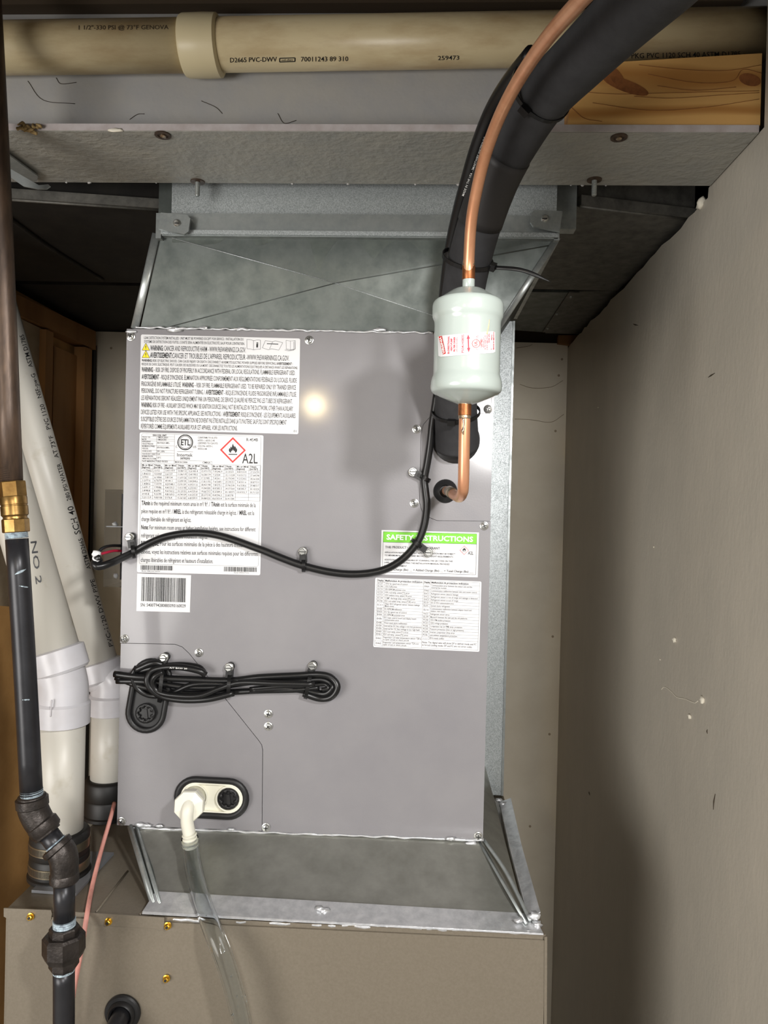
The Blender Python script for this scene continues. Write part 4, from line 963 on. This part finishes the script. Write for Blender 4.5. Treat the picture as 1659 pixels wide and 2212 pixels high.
# ------------------------------------------------------------------ coiled spare wires
wb_ = thing('wire_bundle', at(480, 1480, Y=UF), 'bundle of spare black wires coiled across the lower left panel', 'wire bundle')
for pts, Y0, r in (
    (((247, 1456), (300, 1462), (400, 1467), (495, 1470), (560, 1463), (640, 1459), (690, 1457), (716, 1464), (729, 1484), (716, 1505), (690, 1509), (655, 1498)), UF-.011, .0050),
    (((252, 1471), (320, 1473), (400, 1484), (470, 1484), (540, 1474), (640, 1472), (690, 1468), (712, 1476), (717, 1487), (704, 1498), (680, 1496), (620, 1488), (540, 1491)), UF-.008, .0046),
    (((505, 1497), (450, 1510), (395, 1512), (350, 1504), (326, 1488), (318, 1468), (328, 1450), (352, 1442), (390, 1441), (430, 1449), (444, 1458)), UF-.017, .0050),
    (((352, 1451), (334, 1462), (330, 1477), (342, 1494), (375, 1502), (430, 1503), (475, 1487), (520, 1474), (600, 1476), (680, 1478)), UF-.020, .0044),
    (((250, 1463), (310, 1484), (400, 1498), (480, 1496), (560, 1492), (640, 1490), (690, 1485)), UF-.006, .0046),
    (((300, 1450), (345, 1440), (390, 1436), (428, 1441), (440, 1452)), UF-.007, .0044),
    (((296, 1440), (286, 1462), (300, 1490), (330, 1503), (372, 1497), (420, 1478), (500, 1478)), UF-.009, .0042),
    (((292, 1448), (330, 1432), (352, 1436)), UF-.010, .0048),
    (((540, 1488), (600, 1483), (660, 1482), (700, 1478), (709, 1486), (696, 1490)), UF-.013, .0030)):
    n = len(pts)
    tube('wire', [at(x, y, Y=Y0-.002*math.sin(i*1.7)) for i, (x, y) in enumerate(pts)], r, 'cable_black', wb_, seg=12)
ink = Ink(); ink.text('AIT 8AW 20', (366, 1444), (404, 1446), 3, 'ink_white'); ink.build('wire_print', on_plane(UF-.0245), wb_)
# ------------------------------------------------------------------ clear box on the cabinet side
x0b = at(228, 1160, Y=1.16).x; z0b, z1b = at(232, 1267, Y=1.16).z, at(232, 1057, Y=1.16).z
bxo = thing('sensor_box', Vector(((x0b+UX0)/2, 1.2, z0b)), 'clear plastic box with a small circuit board on the cabinet side', 'plastic box')
box('clear_cover', x0b, UX0, 1.155, 1.26, z0b, z1b, 'clear_cover', bxo, bevel=.004)
box('circuit_board', x0b+.004, UX0-.001, 1.215, 1.222, z0b+.006, z1b-.006, 'board_dark', bxo)
zm = at(232, 1137, Y=1.16).z
box('shelf_rib', x0b+.003, UX0-.002, 1.1545, 1.157, zm-.0008, zm+.0008, 'plate_grey', bxo); box('post', UX0-.0115, UX0-.0105, 1.156, 1.16, z0b+.03, zm+.004, 'plate_grey', bxo)
for px, py in ((249, 1133), (250, 1244)): blob('standoff', at(px, py, Y=1.165), .0042, 'label_white', bxo, px, (1, 1, 1))
# ================================================================== DRAIN FITTING AND TUBE
df = thing('drain_elbow', at(421, 1722, Y=UF), 'white nylon drain elbow with a ribbed nut on the cabinet', 'pipe fitting')
p0 = at(421, 1722, Y=UF-.004); p1 = at(405, 1746, Y=1.058); axd = (p1-p0).normalized(); Ld = (p1-p0).length
lathe('nozzle', [(.0165, 0), (.0165, Ld*.6), (.0172, Ld*.62)], p0, axd, 'plastic_white', df, seg=32)
n0 = p0+axd*Ld*.55
lathe('nut', [(.0205, 0), (.0225, .002), (.0228, .016), (.0215, .019), (.014, .021), (.009, .0225)], n0, axd, 'plastic_white', df, hexn=8)
e0 = n0+axd*.018; e1 = at(404, 1775, Y=e0.y-.006); e2 = at(409, 1802, Y=e0.y-.004); e3 = at(412, 1832, Y=e0.y-.002)
tube('elbow', [e0+Vector((0, .004, .004)), e0+Vector((0, -.006, -.004)), e1, e2], .0092, 'plastic_white', df, seg=18)
ad = (e3-e2).normalized(); Lb = (e3-e2).length
prof = []
for k in range(4): prof += [(.0086, k*Lb/4), (.0108, k*Lb/4+Lb*.05), (.0092, (k+1)*Lb/4-.0004)]
lathe('barb', [(.009, -.002)]+prof, e2, ad, 'plastic_white', df, seg=20)
tb = thing('drain_tube', at(420, 1900, Y=1.0), 'clear vinyl drain tube hanging in front of the furnace', 'tube')
TP = [e2+ad*Lb*.3, e3]+[at(x, y, Y=Y) for x, y, Y in ((419, 1880, 1.03), (436, 1945, .99), (460, 2010, .945), (487, 2080, .93), (508, 2150, .925), (523, 2215, .925), (535, 2300, .925), (540, 2400, .925))]
pth = smooth_path(TP, 6); Vo, Fo = tube_geo(pth, .0122, 24, False); Vi, Fi = tube_geo(pth, .0092, 24, False)
nb = len(Vo); tube_v = Vo+Vi; tube_f = Fo+[tuple(i+nb for i in f[::-1]) for f in Fi]
ne = len(pth)-1
for k in range(24):
    k2 = (k+1) % 24; tube_f.append((k, nb+k, nb+k2, k2)); tube_f.append((ne*24+k, ne*24+k2, nb+ne*24+k2, nb+ne*24+k))
obj('tube_wall', tube_v, tube_f, 'clear_tube', tb, smooth=True)
for i in range(16):
    j = random.randint(14, len(pth)-14); a_ = random.uniform(0, 6.28); f_ = frames(pth)[j]
    blob('water_droplet', pth[j]+(f_[1]*math.cos(a_)+f_[2]*math.sin(a_))*.0085, random.uniform(.0006, .0013), 'clear_tube', tb, i)
# ================================================================== LOWER TRANSITION
lt = thing('return_transition', ((UX0+UX1)/2, 1.2, FZ), 'galvanized transition between the grey cabinet and furnace top', 'duct')
TA = at(288, 1789, Y=UF+.004); TB = at(1040, 1815, Y=UF+.004); TA.z = TB.z = UZ0-.0005
BA = at(338, 1966, Y=FY+.02); BB = at(1141, 1990, Y=FY+.012); BA.z = BB.z = FZ+.004
nx, nv = 16, 8; V = []; Fc = []
for j in range(nv+1):
    for i in range(nx+1):
        u, v = i/nx, j/nv; p = (TA*(1-u)+TB*u)*(1-v)+(BA*(1-u)+BB*u)*v
        p = p+Vector((0, 0, -.007*math.sin(math.pi*v))); V.append(p)
for j in range(nv):
    for i in range(nx): Fc.append((j*(nx+1)+i, (j+1)*(nx+1)+i, (j+1)*(nx+1)+i+1, j*(nx+1)+i+1))
obj('front_sheet', V, Fc, 'galvanized_mid', lt, smooth=True)
BC = Vector((FX1-.020, 1.52, FZ+.004)); TC = Vector((UX1+.03, 1.53, UZ0+.02))
plate('side_sheet', [TB, BB, BC, TC], (-.0006, 0, -.001), 'galvanized_mid', lt)
TD = Vector((TA.x, 1.52, UZ0)); BD = Vector((BA.x-.01, 1.52, FZ+.003))
plate('side_sheet', [TA, TD, BD, BA], (.0006, 0, 0), 'galvanized_dull', lt)
tube('corner_seam', [TA+Vector((-.006, 0, 0)), BA+Vector((-.004, -.002, .003))], .0055, 'galvanized', lt, seg=8, sm=False, flat=.5)
tube('corner_seam', [TA+Vector((.006, -.003, 0)), BA+Vector((.006, -.003, .004))], .003, 'galvanized', lt, seg=8, sm=False)
tube('corner_seam', [TB+Vector((-.004, -.001, -.002)), BB+Vector((-.002, 0, .003))], .0022, 'galvanized', lt, seg=8, sm=False)
tube('corner_seam', [TB+Vector((.004, 0, 0)), (TB+BB)/2+Vector((.006, .010, .006)), BB+Vector((.004, .006, .004))], .0028, 'galvanized', lt, seg=10)
# standing flange on the right side
fa, fb = at(1150, 1992, Z=FZ+.004), at(1091, 1742, Z=FZ+.004)
hv = [fa, fa+Vector((0, 0, .016)), fb+Vector((0, 0, .006)), fb+Vector((0, 0, -.012))]
fa = fa+Vector((0, 0, .010)); fb = fb+Vector((0, 0, .012))
fw_ = Vector((.010, -.002, .005))
fl_ = plate('standing_flange', [fa+fw_, fa-fw_*.6, (fa*.5+fb*.5)-fw_*.9+Vector((-.002, 0, .003)), fb-fw_, fb+fw_, (fa*.5+fb*.5)+fw_*.8], (-.001, 0, -.003), 'sealant_silver', lt)
for i, (x, y, Y, r) in enumerate(((1088, 1738, fb.y-.01, .008), (1078, 1728, fb.y-.01, .005), (1099, 1746, fb.y-.01, .005), (1155, 1978, .99, .007), (1160, 1996, .985, .006), (1120, 1988, .985, .005), (700, 1968, .99, .007), (690, 1962, .99, .005))):
    blob('sealant_lump', at(x, y, Y=Y), r, 'sealant_silver', lt, 90+i, (1.2, .7, .7))
# tape and sealant along the furnace edge
hexa('foil_tape', [Vector(BA)+Vector((-.012, -.022, .0005)), Vector((FX1-.004, FY-.0012, FZ+.0012)), Vector((FX1-.012, FY+.034, FZ+.0050)), Vector(BA)+Vector((-.008, .016, .006)), Vector(BA)+Vector((-.012, -.020, .003)), Vector((FX1-.004, FY-.0008, FZ+.0032)), Vector((FX1-.012, FY+.036, FZ+.0085)), Vector(BA)+Vector((-.008, .018, .0105))], 'sealant_silver', lt)
pts = []
for k in range(60):
    x = 336+(1168-336)*k/59; pts.append(at(x, 1984+(x-336)*.0365+random.uniform(-1.6, 1.6), Y=FY+.004))
tube('sealant_bead', pts, [random.uniform(.0014, .0032) for _ in pts], 'sealant_silver', lt, seg=7, n=2)
pts = []
for k in range(50):
    x = 282+(1045-282)*k/49; pts.append(at(x, 1788+(x-282)*.0352+random.uniform(-1.2, 1.2), Y=UF-.0005))
tube('sealant_bead', pts, [random.uniform(.0012, .0026) for _ in pts], 'sealant_silver', lt, seg=7, n=2)
for i, (x, y, r) in enumerate(((305, 1782, .006), (318, 1783, .005), (345, 1784, .004), (500, 1792, .004), (975, 1812, .005), (1018, 1822, .006))):
    blob('sealant_smear', at(x, y, Y=UF-.002), r, 'sealant_silver', lt, 120+i, (1.6, .4, .6))
# ================================================================== FURNACE
fu = thing('furnace', ((FX0+FX1)/2, 1.28, 0), 'taupe painted furnace cabinet below the galvanized transition', 'furnace')
box('cabinet', FX0, FX1, FY+.002, 1.6, .002, FZ, 'furnace_paint', fu, bevel=.003)
box('front_panel', FX0+.004, FX1-.001, FY-.0006, FY+.0018, .01, FZ-.006, 'furnace_paint', fu, bevel=.0008)
def fpt(x, y): return at(x, y, Y=FY-.002)
plate('top_tab', [fpt(x, y) for x, y in ((8, 1962), (110, 1966), (112, 1974), (110, 1986), (106, 1990), (22, 1988), (8, 1980))], (0, .0018, 0), 'furnace_paint', fu)
plate('top_tab', [fpt(x, y) for x, y in ((160, 1970), (355, 1982), (354, 2009), (344, 2011), (337, 2006), (200, 1998), (190, 1992), (188, 1980), (160, 1978))], (0, .0018, 0), 'furnace_paint', fu)
for a_, b_ in (((208, 1970), (276, 1882)), ((302, 1976), (326, 1950))):
    tube('top_crease', [at(*a_, Z=FZ+.0005), at(*b_, Z=FZ+.0005)], .0016, 'furnace_paint', fu, seg=6, sm=False)
plate('right_edge', [fpt(x, y) for x, y in ((1176, 2024), (1182, 2024), (1180, 2500), (1174, 2500))], (0, .002, 0), 'furnace_paint', fu)
def bolt(px, py):
    p = at(px, py, Y=FY-.0018)
    b = lathe('brass_screw', [(.0050, 0), (.0050, .0012), (.0042, .0016)], p, (0, -1, 0), 'brass_bright', fu, seg=16)
    lathe('hex', [(.0038, 0), (.0038, .004), (.003, .0046)], p+Vector((0, -.0012, 0)), (0, -1, 0), 'brass_bright', b, hexn=6)
    lathe('socket', [(.0019, 0), (.0019, .0006)], p+Vector((0, -.0056, 0)), (0, -1, 0), 'dark_slot', b, seg=10)
for p_ in ((67, 1979), (235, 1990), (363, 1999), (360, 2113)): bolt(*p_)
gc = at(266, 2186, Y=FY-.001)
lathe('grommet', [(.0242, 0), (.0242, .003), (.0225, .005), (.0185, .0055), (.0175, .010), (.0155, .012), (.0135, .010), (.013, .002)], gc, (0, -1, 0), 'rubber', fu, seg=36)
gl = thing('gas_stub', at(262, 2190, Y=.95), 'black pipe stub bending down from the furnace grommet', 'pipe')
tube('pipe', [gc+Vector((0, .006, 0)), gc+Vector((0, -.03, -.004)), gc+Vector((-.006, -.055, -.03)), gc+Vector((-.006, -.06, -.12)), gc+Vector((-.006, -.06, -.3))], .0120, 'iron_black', gl, seg=20)
# ================================================================== GAS PIPE
GY = .90
G = lambda x, y: at(x, y, Y=GY)
gs = thing('gas_pipe', G(138, 2200), 'black iron gas pipe with brass union running down the left edge', 'pipe')
tube('rusty_pipe', [G(-28, -120), G(-1, 400), G(25, 1042)], .0132, 'iron_rusty', gs, seg=24, n=4)
def axlathe(name, a, b, prof, m, hexn=None, seg=26):
    A_, B_ = G(*a), G(*b); ax = (B_-A_); L = ax.length
    return lathe(name, [(r, d*L) for r, d in prof], A_, ax, m, gs, hexn=hexn, seg=seg)
thr = []
for k in range(6): thr += [(.0135, k/6), (.0126, k/6+.08)]
axlathe('thread', (22, 1012), (25, 1040), thr, 'iron_rusty')
axlathe('brass_nut', (25.5, 1040), (29, 1074), [(.0150, 0), (.0158, .06), (.0158, .94), (.0150, 1)], 'brass', hexn=6)
axlathe('brass_body', (28.8, 1072), (33, 1121), [(.0150, 0), (.0156, .05), (.0156, .36), (.0150, .38), (.0150, .42), (.0158, .44), (.0158, .82), (.0138, .9), (.0140, 1)], 'brass')
axlathe('brass_nut', (33, 1120), (35, 1150), [(.0145, 0), (.0158, .08), (.0158, .94), (.0148, 1)], 'brass', hexn=8)
thr = []
for k in range(4): thr += [(.0136, k/4), (.0126, k/4+.12)]
axlathe('thread', (35, 1150), (36.5, 1165), thr, 'pipe_dope')
tube('black_pipe', [G(36.5, 1164), G(53, 1430), G(68, 1716)], .0133, 'iron_black', gs, seg=24, n=4)
for (x, y, a_, r) in ((44, 1235, -.5, .8), (53, 1268, .2, .5), (60, 1512, 0, .5)):
    tube('dope_smear', [on_cyl(G(36.5, 1164), G(68, 1716)-G(36.5, 1164), .0134)(x+dx, y+dx*a_) for dx in (-12, -4, 4, 12)], [.0003, .0022*r, .0026*r, .0004], 'pipe_dope', gs, seg=6, flat=.25)
hb = tube('handle', [G(-12, 1060)+Vector((0, -.012, 0)), G(2, 1075)+Vector((0, -.014, 0)), G(4, 1120)+Vector((0, -.014, 0)), G(2, 1158)+Vector((0, -.012, 0))], .004, 'red_handle', gs, seg=10)
axlathe('thread', (68, 1706), (69, 1724), thr, 'pipe_dope')
E_ = [G(69, 1718), G(71, 1745), G(82, 1770), G(97, 1792), G(104, 1802)]
tube('elbow', E_, [.0165, .0178, .0176, .0168, .0160], 'iron_cast', gs, seg=24)
axlathe('elbow_collar', (68.5, 1722), (70.3, 1744), [(.0172, 0), (.0192, .08), (.0192, .85), (.0172, 1)], 'iron_cast')
axlathe('elbow_collar', (88, 1776), (103, 1797), [(.0165, 0), (.0188, .15), (.0188, .8), (.0165, 1)], 'iron_cast')
tube('nipple', [G(100, 1795), G(134, 1840)], .0122, 'iron_black', gs, seg=22, sm=False)
axlathe('thread', (119, 1820), (127, 1830), thr, 'pipe_dope')
tube('elbow', [G(124, 1827), G(134, 1842), G(139, 1862), G(139, 1898)], [.0160, .0172, .0170, .0160], 'iron_cast', gs, seg=24)
axlathe('elbow_collar', (119, 1824), (129, 1836), [(.0160, 0), (.0190, .15), (.0190, .8), (.0165, 1)], 'iron_cast')
axlathe('elbow_collar', (139, 1884), (139, 1906), [(.0160, 0), (.0172, .15), (.0172, .85), (.0155, 1)], 'iron_cast')
tube('nipple', [G(139, 1900), G(139, 1985)], .0126, 'iron_black', gs, seg=22, sm=False)
axlathe('thread', (139, 1986), (139, 2004), thr, 'pipe_dope')
axlathe('union_hex', (139, 2000), (138, 2030), [(.0165, 0), (.0178, .1), (.0178, 1)], 'iron_cast', hexn=8)
axlathe('union_nut', (138, 2016), (138, 2068), [(.0225, 0), (.0252, .1), (.0252, .75), (.022, 1)], 'iron_cast', hexn=8)
axlathe('union_hex', (138, 2064), (138, 2092), [(.0178, 0), (.0178, .75), (.0150, 1)], 'iron_cast', hexn=8)
axlathe('thread', (138, 2090), (138, 2098), [(.0128, 0), (.0132, .3), (.0128, .6), (.013, 1)], 'pipe_dope')
tube('black_pipe', [G(138, 2094), G(138, 2212), G(137, 2500)], .0128, 'iron_black', gs, seg=22, n=4)
# ================================================================== PVC VENTS
def vent(Y, low, bend, topv, hub, hub_r, lab, rr, base_y):
    X = at(low[0], low[1], Y=Y).x
    t = thing('vent_pipe', Vector((X, Y, FZ)), lab, 'pipe')
    lo_a = Vector((X, Y, FZ+.004)); zh = at(hub[0], hub[1], Y=Y).z
    hb_ = at(*bend, Y=Y); tp = at(*topv, Y=Y)
    du = (tp-hb_).normalized()
    tube('lower_pipe', [lo_a+Vector((0, 0, .02)), Vector((X, Y, zh))], rr, 'pvc_white', t, seg=32, sm=False)
    tube('elbow', [Vector((X, Y, zh)), Vector((X, Y, zh+.03)), hb_*.75+Vector((X, Y, zh))*.25, hb_], rr+.0032, 'pvc_fitting', t, seg=32)
    lathe('elbow_hub', [(rr+.001, -.036), (rr+.0062, -.034), (rr+.0066, -.004), (rr+.003, 0)], Vector((X, Y, zh+.012)), (0, 0, 1), 'pvc_fitting', t, seg=36)
    lathe('elbow_hub', [(rr+.003, -.030), (rr+.0066, -.026), (rr+.0066, .004), (rr+.001, .0065)], hb_, du, 'pvc_fitting', t, seg=36)
    tube('upper_pipe', [hb_, tp+du*.3], rr, 'pvc_white', t, seg=32, sm=False)
    return t, X, hb_, du, zh
fv, XV, HB, DU, zh = vent(1.07, (132, 1700), (124, 1410), (-8, 960), (134, 1530), 0, 'white plastic vent pipe in front, in a clamped rubber boot', .0322, 0)
tube('mould_line', [on_cyl(Vector((XV, 1.07, FZ)), (0, 0, 1), .0390)(x, y) for x, y in ((112, 1512), (111, 1524), (110, 1536), (109, 1548))], .0010, 'pvc_fitting', fv, seg=6)
rb, XB, HB2, DU2, zh2 = vent(1.28, (236, 1700), (214, 1436), (62, 900), (236, 1512), 0, 'white plastic vent pipe at the rear beside the grey cabinet', .0322, 0)
SR = on_cyl(HB2, DU2, .0327)
xe = lambda y: 131+(y-1000)*.288
prints([(b_, (xe(y0), y0), (xe(y1), y1), h_, 'ink_black') for b_, y0, y1, h_ in (('ASTM D2665', 1228, 1162, 9), ('SCH 40', 1152, 1092, 13), ('280 PSI WATER', 1080, 1000, 9), ('AT 73°F', 988, 940, 9), ('PVC 1120', 926, 872, 9), ('NSF-pw-G', 858, 806, 9), ('ASTM D1785', 792, 722, 9), ('PVC-1120 DWV PIPE', 1395, 1250, 9))], SR, rb)
ink = Ink(); ink.text('NO 2', (66, 1170), (78, 1262), 13, 'ink_grey'); ink.build('pipe_print', on_cyl(HB, DU, .0327), fv)
# rubber boots, clamps, base plate
def boot(t, X, Y, clamps):
    b = lathe('rubber_boot', [(.044, .001), (.044, .006), (.0415, .008), (.0415, .030), (.040, .033), (.0415, .036), (.0415, .062), (.0385, .066), (.036, .067)], Vector((X, Y, FZ)), (0, 0, 1), 'boot_rubber', t, seg=40)
    if clamps:
        for z in (.012, .042):
            c_ = lathe('hose_clamp', [(.0412, 0), (.0424, .0005), (.0424, .0125), (.0412, .013)], Vector((X, Y, FZ+z)), (0, 0, 1), 'clamp_steel', b, seg=40)
            V = []; Fc = []
            for k in range(40):
                a = -2.9+k*.045
                for z_ in (.002, .011):
                    for da in (-.008, .008): V.append(Vector((X+.0427*math.cos(a+da), Y+.0427*math.sin(a+da), FZ+z+z_)))
                n_ = k*4; Fc.append((n_, n_+1, n_+3, n_+2))
            obj('clamp_slots', V, Fc, 'dark_slot', c_)
boot(fv, XV, 1.07, True); boot(rb, XB, 1.28, False)
bp_ = thing('flue_plate', Vector((XV, 1.07, FZ)), 'grey flange plate under the front vent boot', 'plate')
px0 = FX0+.012
hexa('plate', [(px0, 1.015, FZ+.0005), (XV+.052, 1.012, FZ+.0005), (XV+.055, 1.135, FZ+.0005), (px0, 1.135, FZ+.0005), (px0, 1.015, FZ+.0045), (XV+.052, 1.012, FZ+.0045), (XV+.055, 1.135, FZ+.0045), (px0, 1.135, FZ+.0045)], 'plate_grey', bp_, bevel=.001)
# pink thin line
pk = thing('pink_tube', at(200, 1930, Y=1.0), 'thin pink tube hanging from behind the cabinet across the furnace', 'tube')
tube('tubing', path(((247, 1735, 1.16), (238, 1770, 1.13), (222, 1825, 1.10), (205, 1890, 1.05), (197, 1925, 1.02), (188, 1975, .965), (176, 2050, .945), (162, 2125, .94), (150, 2200, .94), (138, 2280, .94))), .0032, 'wire_pink', pk, seg=12)
